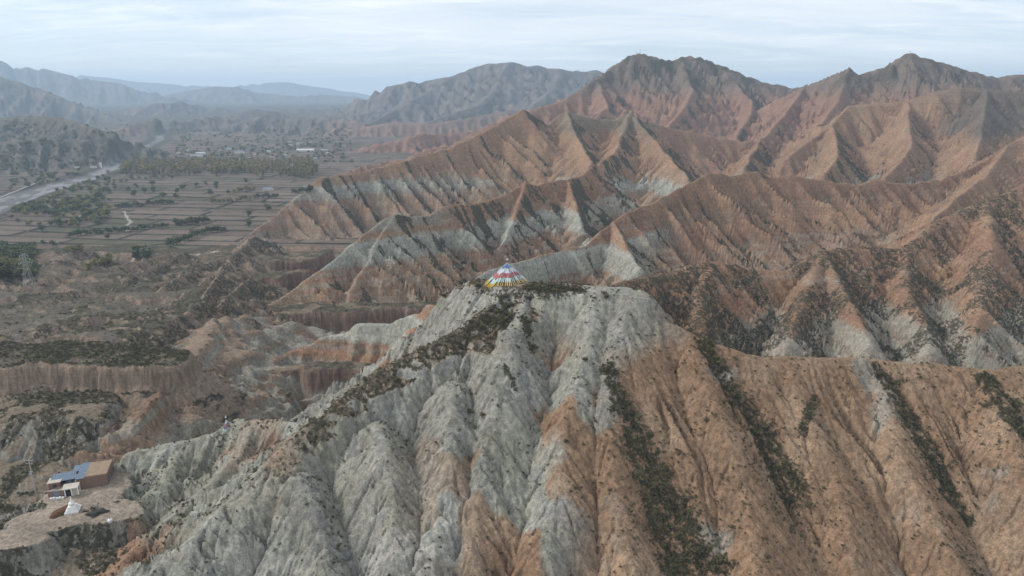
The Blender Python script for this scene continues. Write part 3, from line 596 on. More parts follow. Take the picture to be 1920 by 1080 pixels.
def terrain_material():
    m = bpy.data.materials.new('badland_soil'); m.use_nodes = True
    t = m.node_tree; N = t.nodes; Lk = t.links
    for n in list(N): N.remove(n)
    def nd(ty, **k):
        n = N.new(ty)
        for a, b in k.items(): setattr(n, a, b)
        return n
    o = nd('ShaderNodeOutputMaterial'); b = nd('ShaderNodeBsdfPrincipled'); Lk.new(b.outputs[0], o.inputs[0])
    b.inputs['Roughness'].default_value = .95; b.inputs['Specular IOR Level'].default_value = .08
    at_ = nd('ShaderNodeAttribute', attribute_name='albedo'); geo = nd('ShaderNodeNewGeometry')
    def noise(scale, detail, rough, sc3=None, dist=0):
        n = nd('ShaderNodeTexNoise'); n.inputs['Scale'].default_value = scale; n.inputs['Detail'].default_value = detail
        n.inputs['Roughness'].default_value = rough; n.inputs['Distortion'].default_value = dist
        if sc3:
            mpp = nd('ShaderNodeMapping'); mpp.inputs['Scale'].default_value = sc3
            Lk.new(geo.outputs['Position'], mpp.inputs[0]); Lk.new(mpp.outputs[0], n.inputs['Vector'])
        else: Lk.new(geo.outputs['Position'], n.inputs['Vector'])
        return n.outputs[0]
    def rng_(x, a, b_, c, d):
        r = nd('ShaderNodeMapRange', interpolation_type='SMOOTHSTEP')
        for i, v in enumerate((a, b_, c, d)): r.inputs[i + 1].default_value = v
        Lk.new(x, r.inputs[0]); return r.outputs[0]
    def mth(op, x, y=None, z=None):
        n = nd('ShaderNodeMath', operation=op)
        for i, v in enumerate((x, y, z)):
            if v is None: continue
            if isinstance(v, (int, float)): n.inputs[i].default_value = v
            else: Lk.new(v, n.inputs[i])
        return n.outputs[0]
    fine = noise(2.2, 6, .66); streak = noise(1, 6, .62, (.8, .8, .045), .25); bed = noise(1, 5, .6, (.012, .012, .8)); broad = noise(.05, 6, .6)
    v = mth('MULTIPLY', rng_(fine, .28, .72, .74, 1.24), rng_(streak, .3, .7, .66, 1.25))
    v = mth('MULTIPLY', v, rng_(bed, .3, .7, .9, 1.1)); v = mth('MULTIPLY', v, rng_(broad, .3, .7, .88, 1.12))
    vm = nd('ShaderNodeVectorMath', operation='SCALE'); Lk.new(at_.outputs['Color'], vm.inputs[0]); Lk.new(v, vm.inputs['Scale'])
    # scrub: ragged dots whose cover follows the vegetation attribute
    d1 = noise(.75, 4, .6); d2 = noise(.26, 5, .62); d3 = noise(1, 4, .55, (.5, .5, .16))
    sp = mth('ADD', mth('MULTIPLY', d1, .42), mth('ADD', mth('MULTIPLY', d2, .30), mth('MULTIPLY', d3, .28)))
    th = mth('SUBTRACT', mth('ADD', mth('MULTIPLY', at_.outputs['Alpha'], .36), sp), .645)
    mask = rng_(th, -.02, .025, 0, .93)
    gate = rng_(at_.outputs['Alpha'], .03, .12, 0, 1)
    mask = mth('MULTIPLY', mask, gate)
    vc = nd('ShaderNodeMix', data_type='RGBA'); vc.inputs[6].default_value = (.042, .040, .027, 1); vc.inputs[7].default_value = (.125, .105, .068, 1)
    Lk.new(rng_(noise(.5, 5, .65), .4, .68, 0, 1), vc.inputs[0])
    mx_ = nd('ShaderNodeMix', data_type='RGBA'); Lk.new(mask, mx_.inputs[0]); Lk.new(vm.outputs[0], mx_.inputs[6]); Lk.new(vc.outputs[2], mx_.inputs[7])
    Lk.new(mx_.outputs[2], b.inputs['Base Color'])
    bh = mth('ADD', mth('MULTIPLY', fine, .55), mth('ADD', mth('MULTIPLY', streak, .5), mth('MULTIPLY', mask, .35)))
    bp = nd('ShaderNodeBump'); bp.inputs['Strength'].default_value = 1.0; bp.inputs['Distance'].default_value = .7
    Lk.new(bh, bp.inputs['Height']); Lk.new(bp.outputs[0], b.inputs['Normal'])
    return m
MT = terrain_material()
LBL = {0: ('lowland', 'dull brown scrubby lowland sloping to the valley'), 1000: ('valley_floor', 'brown terraced fields of the valley floor'), 1001: ('river_bed', 'pale gravel river bed along the valley')}
def build_ground(key, name):
    f = quads[fo == key]
    if not len(f): return
    u_, inv = np.unique(f.reshape(-1), return_inverse=True)
    me = bpy.data.meshes.new(name)
    me.vertices.add(len(u_)); me.vertices.foreach_set('co', verts[u_].reshape(-1))
    me.loops.add(inv.size); me.loops.foreach_set('vertex_index', inv.astype(np.int32))
    me.polygons.add(len(f)); me.polygons.foreach_set('loop_start', np.arange(0, inv.size, 4, dtype=np.int32))
    me.update(calc_edges=True)
    ca = me.color_attributes.new('albedo', 'FLOAT_COLOR', 'POINT'); ca.data.foreach_set('color', alb[u_].reshape(-1))
    me.polygons.foreach_set('use_smooth', np.ones(len(f), bool))
    me.normals_split_custom_set_from_vertices(nrm[u_])
    me.materials.append(MT)
    o = bpy.data.objects.new(name, me); C.objects.link(o); o['kind'] = 'structure'
    return o
for key in np.unique(fo):
    build_ground(key, LBL[int(key)][0] if int(key) in LBL else NAMES[int(key)])
print('terrain built')

#@@OBJECTS
# ------------------------------------------------------------------ things: mesh and material helpers
def mat(name, col, rough=.85, var=.15, scale=2.0, col2=None, obj_rand=0.0, spec=.2, metal=0.0):
    m = bpy.data.materials.new(name); m.use_nodes = True; t = m.node_tree; b = t.nodes['Principled BSDF']
    b.inputs['Roughness'].default_value = rough; b.inputs['Specular IOR Level'].default_value = spec; b.inputs['Metallic'].default_value = metal
    tcn = t.nodes.new('ShaderNodeTexCoord'); n = t.nodes.new('ShaderNodeTexNoise'); n.inputs['Scale'].default_value = scale; n.inputs['Detail'].default_value = 5
    n.inputs['Roughness'].default_value = .65
    t.links.new(tcn.outputs['Object'], n.inputs['Vector'])
    mx_ = t.nodes.new('ShaderNodeMix'); mx_.data_type = 'RGBA'
    c2 = col2 or tuple(c * (1 - var * 2) for c in col)
    mx_.inputs[6].default_value = (*c2, 1); mx_.inputs[7].default_value = (*col, 1)
    r = t.nodes.new('ShaderNodeMapRange'); r.inputs[1].default_value = .32; r.inputs[2].default_value = .68
    t.links.new(n.outputs[0], r.inputs[0])
    fac = r.outputs[0]
    if obj_rand:
        oi = t.nodes.new('ShaderNodeObjectInfo'); a = t.nodes.new('ShaderNodeMath'); a.operation = 'MULTIPLY_ADD'
        t.links.new(oi.outputs['Random'], a.inputs[0]); a.inputs[1].default_value = obj_rand; a.use_clamp = True
        s_ = t.nodes.new('ShaderNodeMath'); s_.operation = 'MULTIPLY'; s_.inputs[1].default_value = 1 - obj_rand
        t.links.new(fac, s_.inputs[0]); t.links.new(s_.outputs[0], a.inputs[2]); fac = a.outputs[0]
    t.links.new(fac, mx_.inputs[0]); t.links.new(mx_.outputs[2], b.inputs['Base Color'])
    return m
M = dict(
    brick=mat('weathered_brick', (.26, .165, .125), .9, .18, 1.6), roof_mud=mat('mud_roof', (.31, .225, .155), .95, .14, .5),
    blue=mat('blue_steel_sheet', (.15, .20, .27), .55, .12, .7, spec=.4), blue_dark=mat('blue_wall_panel', (.07, .11, .22), .6, .15, 1.0),
    white=mat('white_paint', (.80, .79, .76), .7, .07, 1.2), cream=mat('cream_render', (.50, .45, .37), .85, .1, .8), dark=mat('dark_opening', (.025, .024, .024), .6, .1, 1),
    steel=mat('galvanised_steel', (.36, .37, .38), .5, .1, 2, spec=.4), concrete=mat('weathered_concrete', (.40, .38, .35), .9, .1, .6), gate=mat('grey_gate_sheet', (.20, .23, .27), .5, .12, 1.5),
    earth=mat('dark_dug_earth', (.13, .065, .03), .95, .2, 1.2), brush=mat('dead_brush', (.055, .048, .038), .95, .2, 3), wood=mat('grey_timber', (.18, .15, .12), .9, .2, 3),
    bark=mat('grey_bark', (.12, .10, .08), .95, .2, 3), pane=mat('window_glass', (.04, .05, .06), .15, .1, 1, spec=.5), redroof=mat('faded_red_roof', (.28, .12, .08), .8, .15, .6),
    f_blue=mat('blue_cloth', (.06, .16, .36), .9, .1, 3), f_white=mat('white_cloth', (.66, .68, .70), .9, .06, 3), f_red=mat('red_cloth', (.46, .13, .15), .9, .1, 3),
    f_teal=mat('pale_green_cloth', (.50, .63, .60), .9, .07, 3), f_yellow=mat('yellow_cloth', (.62, .40, .035), .9, .1, 3), f_pink=mat('pink_cloth', (.42, .16, .18), .9, .1, 3),
    leaf=mat('dark_green_leaves', (.13, .145, .06), .9, .2, .35, col2=(.05, .06, .03), obj_rand=.35),
    leaf_olive=mat('yellow_green_leaves', (.27, .235, .08), .9, .2, .35, col2=(.11, .115, .045), obj_rand=.45),
    leaf_poplar=mat('autumn_poplar_leaves', (.36, .26, .10), .9, .2, .35, col2=(.13, .12, .05), obj_rand=.55),
    shrub=mat('scrub_leaves', (.135, .120, .055), .95, .2, 1.5, col2=(.038, .038, .022), obj_rand=.45))
ORD = 'first second third fourth fifth sixth seventh eighth ninth tenth eleventh twelfth thirteenth fourteenth fifteenth sixteenth seventeenth eighteenth nineteenth twentieth'.split()
def ordinal(k):
    if k < 20: return ORD[k]
    return ('twenty-', 'thirty-', 'forty-')[(k + 1) // 10 - 2] + ORD[(k + 1) % 10 - 1] if (k + 1) % 10 else {30: 'thirtieth', 40: 'fortieth'}.get(k + 1, 'last')
class MB:
    def __init__(s): s.v = []; s.f = []; s.m = []; s.mats = []
    def mi(s, m):
        if m not in s.mats: s.mats.append(m)
        return s.mats.index(m)
    def add(s, vs, fs, m):
        o = len(s.v); k = s.mi(m); s.v += [tuple(v) for v in vs]
        for f in fs: s.f.append([i + o for i in f]); s.m.append(k)
        return s
    def box(s, x0, x1, y0, y1, z0, z1, m, tilt=0.0):
        v = [(x0, y0, z0), (x1, y0, z0), (x1, y1, z0), (x0, y1, z0), (x0, y0, z1), (x1, y0, z1), (x1, y1, z1 + tilt), (x0, y1, z1 + tilt)]
        if tilt: v[2] = (x1, y1, z0 + tilt); v[3] = (x0, y1, z0 + tilt)
        return s.add(v, [(3, 2, 1, 0), (4, 5, 6, 7), (0, 1, 5, 4), (1, 2, 6, 5), (2, 3, 7, 6), (3, 0, 4, 7)], m)
    def tube(s, p, q, r0, r1, m, n=6):
        p = Vector(p); q = Vector(q); d = (q - p).normalized(); a = d.orthogonal().normalized(); b = d.cross(a)
        vs = []
        for c, r in ((p, r0), (q, r1)):
            for i in range(n):
                t = 2 * math.pi * i / n; vs.append(c + a * (r * math.cos(t)) + b * (r * math.sin(t)))
        fs = [(i, (i + 1) % n, n + (i + 1) % n, n + i) for i in range(n)] + [tuple(range(n - 1, -1, -1)), tuple(range(n, 2 * n))]
        return s.add(vs, fs, m)
    def lathe(s, prof, m, n=12):
        vs = []; 
        for r, z in prof:
            for i in range(n): vs.append((r * math.cos(2 * math.pi * i / n), r * math.sin(2 * math.pi * i / n), z))
        fs = []
        for k in range(len(prof) - 1):
            for i in range(n): fs.append((k * n + i, k * n + (i + 1) % n, (k + 1) * n + (i + 1) % n, (k + 1) * n + i))
        return s.add(vs, fs, m)
    def mesh(s, name, smooth=False):
        me = bpy.data.meshes.new(name); me.from_pydata(s.v, [], s.f)
        for m in s.mats: me.materials.append(M[m])
        me.polygons.foreach_set('material_index', s.m)
        if smooth: me.polygons.foreach_set('use_smooth', [True] * len(s.f))
        me.update(); return me
    def build(s, name, parent=None, smooth=False):
        o = bpy.data.objects.new(name, s.mesh(name, smooth)); C.objects.link(o); o.parent = parent; return o
def empty(name, loc, rz=0, sc=1):
    o = bpy.data.objects.new(name, None); C.objects.link(o); o.location = loc; o.rotation_euler = (0, 0, rz); o.scale = (sc,) * 3; o.empty_display_size = .5
    return o
def copy_tree(o, parent=None):
    c = o.copy(); C.objects.link(c); c.parent = parent
    for ch in o.children: copy_tree(ch, c)
    return c
def gz(p): return Vector((p.x, p.y, ground(p.x, p.y)))

# ------------------------------------------------------------------ the cone of prayer flags on the summit
def flag_cone(pt, rad, hgt, nstr, name, label, bands, wide, cat='prayer flags', seed=1):
    r = random.Random(seed)
    root = empty(name, pt)
    tag(root, label, cat)
    MB().tube((0, 0, -1), (0, 0, hgt + .9), .11, .07, 'wood', 8).build('pole', root)
    fin = MB().lathe([(0.01, hgt + .85), (.28, hgt + .95), (.34, hgt + 1.1), (.12, hgt + 1.3), (.16, hgt + 1.45), (.01, hgt + 1.8)], 'f_white', 8).build('finial', root)
    MB().tube((0, 0, 0), (0, 0, hgt * .12), .9, .55, 'f_blue', 8)
    for i in range(nstr):
        a = 2 * math.pi * (i + r.uniform(-.25, .25)) / nstr
        rr = rad * r.uniform(.95, 1.06)
        x, y = pt.x + rr * math.cos(a), pt.y + rr * math.sin(a)
        gzz = max(min(ground(x, y) - pt.z, .8), -2.0) + .12
        top = Vector((.10 * math.cos(a), .10 * math.sin(a), hgt)); bot = Vector((rr * math.cos(a), rr * math.sin(a), gzz))
        side = Vector((-math.sin(a), math.cos(a), 0))
        mb = MB(); sag = r.uniform(.15, .5)
        NB = len(bands); K = 3
        tw0 = r.uniform(-.6, .6)
        js = [r.uniform(-.022, .022) for _ in range(NB + 1)]; js[0] = js[-1] = 0
        for b, (mname, f0, f1) in enumerate(bands):
            vs = []; f0 = f0 + js[b]; f1 = f1 + js[b + 1]
            for k in range(K + 1):
                f = f0 + (f1 - f0) * (k / K) * .97
                c = top.lerp(bot, f); c.z -= sag * 4 * f * (1 - f)
                w = wide * (.25 + .75 * min(1, f * 1.5)) * (1 if f < .82 else r.uniform(.5, .95))
                tw = tw0 + r.uniform(-.35, .35)
                n = Vector((math.cos(a), math.sin(a), .8)) * math.sin(tw) * .6 + side * math.cos(tw)
                vs += [c - n * w / 2, c + n * w / 2]
            mb.add(vs, [(2 * k, 2 * k + 1, 2 * k + 3, 2 * k + 2) for k in range(K)], mname)
        mb.tube(top, bot, .015, .015, 'f_white', 3)
        mb.build('flag_string', root)
    return root
fp = hit(951, 527); fp = Vector((fp.x, fp.y + 3.0, 0)); fp.z = ground(fp.x, fp.y)
flag_cone(fp, 8.6, 6.8, 60, 'prayer_flag_cone', 'tall cone of blue, white, red, pale green and yellow prayer flags on the summit',
          [('f_blue', 0.0, .23), ('f_white', .23, .43), ('f_red', .43, .63), ('f_teal', .63, .83), ('f_yellow', .83, 1.0)], .5)
fq = hit(425, 797); fq.z = ground(fq.x, fq.y)
flag_cone(fq, 1.5, 2.0, 16, 'prayer_flag_cone', 'small pink, white and blue prayer flag bundle on the greenish knoll above the yard',
          [('f_white', 0.0, .3), ('f_pink', .3, .6), ('f_blue', .6, .75), ('f_white', .75, 1.0)], .34, seed=5)

# ------------------------------------------------------------------ the farmyard at the lower left
def yp(px, py): p = onz(px, py, YZ); return Vector((p.x, p.y, ground(p.x, p.y)))
pa, pb = yp(147, 918), yp(203, 909)
hw = (pb - pa).length; hrz = math.atan2(pb.y - pa.y, pb.x - pa.x)
base_z = min(pa.z, pb.z, YZ) - .1
hs = empty('brick_house', (pa.x, pa.y, base_z), hrz)
tag(hs, 'long brick house with brown mud roof edged by a blue sheet strip', 'house')
hd, hh = 10.5, 4.1
w = MB(); w.box(0, hw, 0, .35, -2, hh, 'brick'); w.box(0, hw, hd - .35, hd, -2, hh, 'brick'); w.box(0, .35, .35, hd - .35, -2, hh, 'brick'); w.box(hw - .35, hw, .35, hd - .35, -2, hh, 'brick')
w.build('wall', hs)
rf = MB().box(2.3, hw + .2, -.25, hd + .25, hh, hh + .22, 'roof_mud').build('roof', hs)
pr = MB(); pr.box(2.3, hw + .2, -.25, .0, hh + .22, hh + .5, 'brick'); pr.box(2.3, hw + .2, hd, hd + .25, hh + .22, hh + .5, 'brick'); pr.box(hw - .05, hw + .2, .0, hd, hh + .22, hh + .5, 'brick'); pr.build('parapet', rf)
br = MB(); br.box(-.3, 2.27, -.4, hd + .3, hh + .02, hh + .14, 'blue'); 
bro = br.build('blue_roof_strip', hs)
for k in range(10): MB().box(-.3, 2.27, -.35 + k * 1.15, -.27 + k * 1.15, hh + .145, hh + .21, 'blue').build('sheet_rib', bro)
dr_ = MB().box(hw + .003, hw + .09, 4.2, 5.3, 0, 2.1, 'dark').build('door', hs)
MB().box(hw + .093, hw + .14, 4.1, 4.2, 0, 2.2, 'white').build('door_frame', dr_)
for k in (1.6, 7.4):
    wn_ = MB().box(hw + .003, hw + .07, k, k + 1.2, 1.1, 2.3, 'pane').build('window', hs)
    MB().box(hw + .073, hw + .13, k - .1, k + 1.3, .98, 1.08, 'concrete').build('sill', wn_)
st = MB()
for k in range(9): st.box(-.9 + 0 * k, -.02, .8 + k * .32, .8 + (k + 1) * .32, -.5, .45 * (k + 1), 'concrete')
st.build('outside_stair', hs)
MB().box(-1.1, -.93, .6, 3.9, -.5, 1.2, 'cream', tilt=2.6).build('stair_rail', hs)

p1, p2 = yp(99, 912), yp(140, 905)
sh = empty('blue_roof_shed', (p1.x, p1.y, min(p1.z, p2.z) - .05), math.atan2(p2.y - p1.y, p2.x - p1.x)); sw = (p2 - p1).length
tag(sh, 'low open shed with blue sheet roof and blue back panel beside the brick house', 'shed')
w = MB(); w.box(0, sw, 3.3, 3.5, -1.5, 3.0, 'brick'); w.box(0, .2, 0, 3.3, -1.5, 2.6, 'brick'); w.box(sw - .2, sw, 0, 3.3, -1.5, 2.6, 'brick'); w.build('wall', sh)
bl = MB().box(sw * .55, sw - .25, .3, .38, -.8, 2.5, 'blue_dark').build('blue_panel', sh)
MB().box(sw * .68, sw * .68 + 1.0, .24, .297, 0, 2.0, 'gate').build('panel_door', bl)
for k in range(4): MB().box(.5 + k * sw * .16, .65 + k * sw * .16, .1, .25, -1.5, 2.55, 'wood').build('post', sh)
r_ = MB().box(-.4, sw + .3, -.6, 3.9, 2.75, 2.87, 'blue', tilt=.7).build('roof', sh)
for k in range(9): MB().box(-.35 + k * (sw + .5) / 8.6, -.25 + k * (sw + .5) / 8.6, -.58, 3.88, 2.873, 2.95, 'blue', tilt=.7).build('sheet_rib', r_)
MB().box(-.1, sw * .5, 2.6, 2.7, 0, 2.3, 'dark').build('store_front', sh)

p1 = yp(140, 893)
an = empty('lean_to', (p1.x, p1.y, ground(p1.x, p1.y) - .1), hrz)
tag(an, 'small blue-roofed lean-to behind the gap between shed and brick house', 'lean-to')
MB().box(0, 3.2, 0, 3, -1, 2.8, 'brick').build('wall', an); MB().box(-.3, 3.5, -.4, 3.3, 2.83, 2.95, 'blue', tilt=.4).build('roof', an); MB().box(.8, 1.8, -.06, -.003, 0, 2, 'dark').build('door', an)

p1 = yp(92, 916)
ht = empty('mud_hut', (p1.x, p1.y, ground(p1.x, p1.y) - .1), hrz)
tag(ht, 'small square mud hut with pale flat roof left of the blue shed', 'hut')
MB().box(0, 3.4, 0, 3, -1.5, 2.6, 'brick').build('wall', ht); MB().box(-.35, 3.75, -.35, 3.35, 2.6, 2.8, 'cream').build('roof', ht); MB().box(3.403, 3.47, 1, 2, 0, 2, 'dark').build('door', ht); MB().box(1.2, 2.2, -.06, -.003, .9, 1.8, 'pane').build('window', ht)

p1, p2 = yp(91, 934), yp(121, 931); L_ = (p2 - p1).length
yw = empty('yard_wall', (p1.x, p1.y, min(p1.z, p2.z) - .1), math.atan2(p2.y - p1.y, p2.x - p1.x))
tag(yw, 'brick yard wall with a grey sheet double gate in its middle', 'wall')
MB().box(0, L_ * .30, 0, .35, -1.5, 2.5, 'brick').build('brick_panel', yw); MB().box(L_ * .72, L_, 0, .35, -1.5, 2.5, 'brick').build('brick_panel', yw)
for k in range(2):
    g_ = MB().box(L_ * (.30 + .21 * k) + .03, L_ * (.51 + .21 * k) - .03, .1, .2, .05, 2.4, 'gate').build('gate_leaf', yw)
    MB().box(L_ * .51 + (-.25 if k == 0 else .15), L_ * .51 + (-.15 if k == 0 else .25), .03, .097, 1.0, 1.3, 'steel').build('handle', g_)
MB().box(-.05, L_ * .30, -.08, .43, 2.503, 2.65, 'concrete').build('coping', yw); MB().box(L_ * .72, L_ + .05, -.08, .43, 2.503, 2.65, 'concrete').build('coping', yw)
for k in range(5):
    q_ = yp(96 + k * 5.6, 936 - k * .4)
    tag(MB().box(-.35, .35, -.3, .3, -.2, .45 + .15 * (k % 2), 'white').build('stone_block'), ['low white block at the hut end of the yard wall', 'second white block along the yard wall, before the gate', 'white block in front of the grey gate', 'white block right of the gate, before the yard wall', 'white block at the canopy end of the yard wall'][k], 'block', 'white blocks along the yard wall').location = q_

p1 = yp(122, 932)
gt = empty('gate_canopy', (p1.x, p1.y, ground(p1.x, p1.y) - .05), hrz)
tag(gt, 'white-roofed gate canopy on white pillars between wall and house', 'canopy')
for x in (0, 1.9, 3.8):
    for y in (0, 2.2): MB().box(x, x + .35, y, y + .35, -1.5, 3.0, 'white').build('pillar', gt)
MB().box(.36, 1.89, .1, .22, 0, 2.4, 'dark').build('gate_leaf', gt); MB().box(2.3, 3.75, .12, .2, 0, 2.4, 'cream').build('side_panel', gt)
r_ = MB().box(-.35, 4.3, -.4, 2.4, 3.0, 3.2, 'cream', tilt=.3).build('roof', gt); MB().box(-.35, 4.3, -.52, -.403, 2.9, 3.3, 'white').build('fascia', r_)

p1 = yp(137, 957)
sp_ = empty('white_stupa', (p1.x, p1.y, ground(p1.x, p1.y) - .1), hrz)
tag(sp_, 'white stepped stupa with round dome and spire standing in the yard', 'stupa')
MB().box(-2.0, 2.0, -2.0, 2.0, -.6, .55, 'white').build('plinth', sp_)
for k, (a_, z0, z1) in enumerate(((1.65, .55, 1.1), (1.35, 1.1, 1.6), (1.1, 1.6, 2.0))): MB().box(-a_, a_, -a_, a_, z0, z1, 'white').build('step', sp_)
MB().lathe([(.75, 2.0), (.95, 2.5), (.9, 2.95), (.55, 3.25), (.3, 3.3)], 'white', 14).build('dome', sp_, True)
MB().box(-.35, .35, -.35, .35, 3.28, 3.6, 'white').build('neck', sp_); MB().lathe([(.3, 3.6), (.08, 4.9), (.2, 4.95), (.01, 5.3)], 'white', 10).build('spire', sp_)

def heap(pt, rx, ry, hgt, m, name, label, cat, rz=0, seed=1, lump=.35, n=14):
    r = random.Random(seed); bm = bmesh.new(); bmesh.ops.create_icosphere(bm, subdivisions=3, radius=1)
    for v in bm.verts:
        k = 1 + lump * (float(fbm(np.array([v.co.x * 2.2 + seed]), np.array([v.co.y * 2.2 + v.co.z * 1.3]), 3, seed)[0]) - .5) * 2
        v.co = Vector((v.co.x * rx * k, v.co.y * ry * k, max(v.co.z, -.25) * hgt * k))
    me = bpy.data.meshes.new(name); bm.to_mesh(me); bm.free(); me.materials.append(M[m])
    me.polygons.foreach_set('use_smooth', [True] * len(me.polygons))
    o = bpy.data.objects.new(name, me); C.objects.link(o); o.location = pt; o.rotation_euler.z = rz
    return tag(o, label, cat)
heap(yp(116, 960), 2.0, 3.4, 1.2, 'earth', 'earth_heap', 'dark brown heap of dug earth left of the white stupa', 'earth heap', R(-18), 3)
heap(yp(182, 962), 2.6, 2.0, .9, 'brush', 'ash_heap', 'dark grey heap under the brush pile in the yard', 'heap', .4, 8, .6)
heap(yp(219, 941), 1.0, .6, .25, 'dark', 'pit_mound', 'small black mound standing for a dark pit on the pale ground right of the yard', 'pit', .1, 9)  # low black mound stands in for the dark of a small pit
heap(yp(160, 959), 1.1, .4, .35, 'dark', 'tire_row', 'narrow black row of tires lying between stupa and brush pile', 'tires', .3, 10)  # one black lump stands in for a row of tires
bp_ = empty('brush_pile', yp(177, 955)); tag(bp_, 'tangled dark pile of cut branches in the yard', 'brush pile')
rr = random.Random(4)
for k in range(26):
    a_ = rr.uniform(0, 6.28); l_ = rr.uniform(1, 2.4); e_ = rr.uniform(.15, 1.1)
    c_ = Vector((rr.uniform(-1, 1), rr.uniform(-.8, .8), .2)); d_ = Vector((math.cos(a_) * math.cos(e_), math.sin(a_) * math.cos(e_), math.sin(e_))) * l_
    MB().tube(c_, c_ + d_, .07, .02, 'brush', 4).tube(c_ + d_ * .6, c_ + d_ * .6 + Vector((rr.uniform(-.5, .5), rr.uniform(-.5, .5), .5)), .04, .015, 'brush', 4).build('branch', bp_)
p1 = hit(207, 979)
wb = empty('water_tank', p1, .3); tag(wb, 'small white tank on the slope edge right of the yard', 'tank')
MB().lathe([(0.01, 0), (.7, 0), (.72, .9), (.55, 1.1), (.2, 1.2), (.01, 1.2)], 'white', 12).build('drum', wb, True); MB().lathe([(.2, 1.2), (.2, 1.32), (.01, 1.34)], 'blue', 10).build('lid', wb)
p1, p2 = yp(39, 917), yp(53, 916)
ru = empty('ruined_gateway', (p1.x, p1.y, ground(p1.x, p1.y) - .2), .06); tag(ru, 'ruined pale mud gateway with two broken pillars near the pole', 'ruin')
gw = (p2 - p1).length
for x, h_ in ((0, 3.6), (gw, 4.0)): MB().add([(x - .4, -.4, -1.5), (x + .4, -.4, -1.5), (x + .4, .4, -1.5), (x - .4, .4, -1.5), (x - .25, -.25, h_ - .3), (x + .22, -.25, h_), (x + .25, .25, h_ - .5), (x - .2, .25, h_ - .1)], [(0, 1, 5, 4), (1, 2, 6, 5), (2, 3, 7, 6), (3, 0, 4, 7), (4, 5, 6, 7)], 'cream').build('pillar', ru)
MB().box(.42, gw - .42, -.2, .2, -1.5, .6, 'cream').build('threshold', ru)
MB().add([(-2.4, -.3, -1.5), (-.42, -.3, -1.5), (-.42, .3, -1.5), (-2.4, .3, -1.5), (-2.2, -.2, .3), (-.42, -.2, 1.6), (-.42, .2, 1.5), (-2.2, .2, .2)], [(0, 1, 5, 4), (1, 2, 6, 5), (2, 3, 7, 6), (3, 0, 4, 7), (4, 5, 6, 7)], 'cream').build('broken_wall', ru)
p1 = yp(66, 918)
po = empty('utility_pole', (p1.x, p1.y, ground(p1.x, p1.y) - .2)); tag(po, 'tall concrete utility pole with two crossarms left of the yard', 'utility pole')
MB().tube((0, 0, -1), (0, 0, 13.2), .24, .16, 'concrete', 10).build('post', po)
for z_, l_ in ((12.7, 1.5), (11.6, 1.1), (8.4, .6)):
    ca_ = MB().box(-l_, l_, -.26, -.16, z_, z_ + .14, 'steel').build('crossarm', po)
    for x in (-l_ * .9, 0, l_ * .9): MB().tube((x, -.21, z_ + .14), (x, -.21, z_ + .5), .08, .05, 'white', 6).build('insulator', ca_)
MB().box(-.35, .35, -.7, -.27, 7.3, 8.2, 'steel').build('switch_box', po)

# ------------------------------------------------------------------ lattice pylon on the lowland
def pylon(pt, hgt, rz, label):
    root = empty('pylon', pt, rz); tag(root, label, 'pylon')
    b, t = hgt * .13, hgt * .03
    lv = [0, .16, .31, .45, .58, .70, .81, .91, 1.0]
    wd = lambda f: b + (t - b) * min(1, f / .72) if f < .72 else t
    cs = ((-1, -1), (1, -1), (1, 1), (-1, 1))
    for sx, sy in cs:
        mb = MB()
        for f0, f1 in zip(lv[:-1], lv[1:]): mb.tube((sx * wd(f0), sy * wd(f0), f0 * hgt), (sx * wd(f1), sy * wd(f1), f1 * hgt), .10, .09, 'steel', 4)
        mb.build('leg', root)
    for k, (f0, f1) in enumerate(zip(lv[:-1], lv[1:])):
        mb = MB()
        for i in range(4):
            a_, c_ = cs[i], cs[(i + 1) % 4]
            mb.tube((a_[0] * wd(f0), a_[1] * wd(f0), f0 * hgt), (c_[0] * wd(f1), c_[1] * wd(f1), f1 * hgt), .045, .045, 'steel', 3)
            mb.tube((c_[0] * wd(f0), c_[1] * wd(f0), f0 * hgt), (a_[0] * wd(f1), a_[1] * wd(f1), f1 * hgt), .045, .045, 'steel', 3)
            mb.tube((a_[0] * wd(f1), a_[1] * wd(f1), f1 * hgt), (c_[0] * wd(f1), c_[1] * wd(f1), f1 * hgt), .045, .045, 'steel', 3)
        mb.build('bracing', root)
    for f, l_ in ((.74, 4.2), (.85, 3.4), (.95, 2.6)):
        mb = MB()
        for sx in (-1, 1):
            mb.tube((sx * t, -t, f * hgt), (sx * l_, 0, f * hgt), .1, .06, 'steel', 3).tube((sx * t, t, f * hgt), (sx * l_, 0, f * hgt), .1, .06, 'steel', 3).tube((sx * t, 0, f * hgt + 1.3), (sx * l_, 0, f * hgt), .1, .06, 'steel', 3)
        arm = mb.build('crossarm', root)
        for sx in (-1, 1): MB().tube((sx * l_, 0, f * hgt), (sx * l_, 0, f * hgt - 1.3), .1, .1, 'white', 5).build('insulator', arm)
    return root
p1 = hit(57, 543); pylon(p1, 27, .25, 'grey lattice pylon standing on the scrubby lowland at the left')
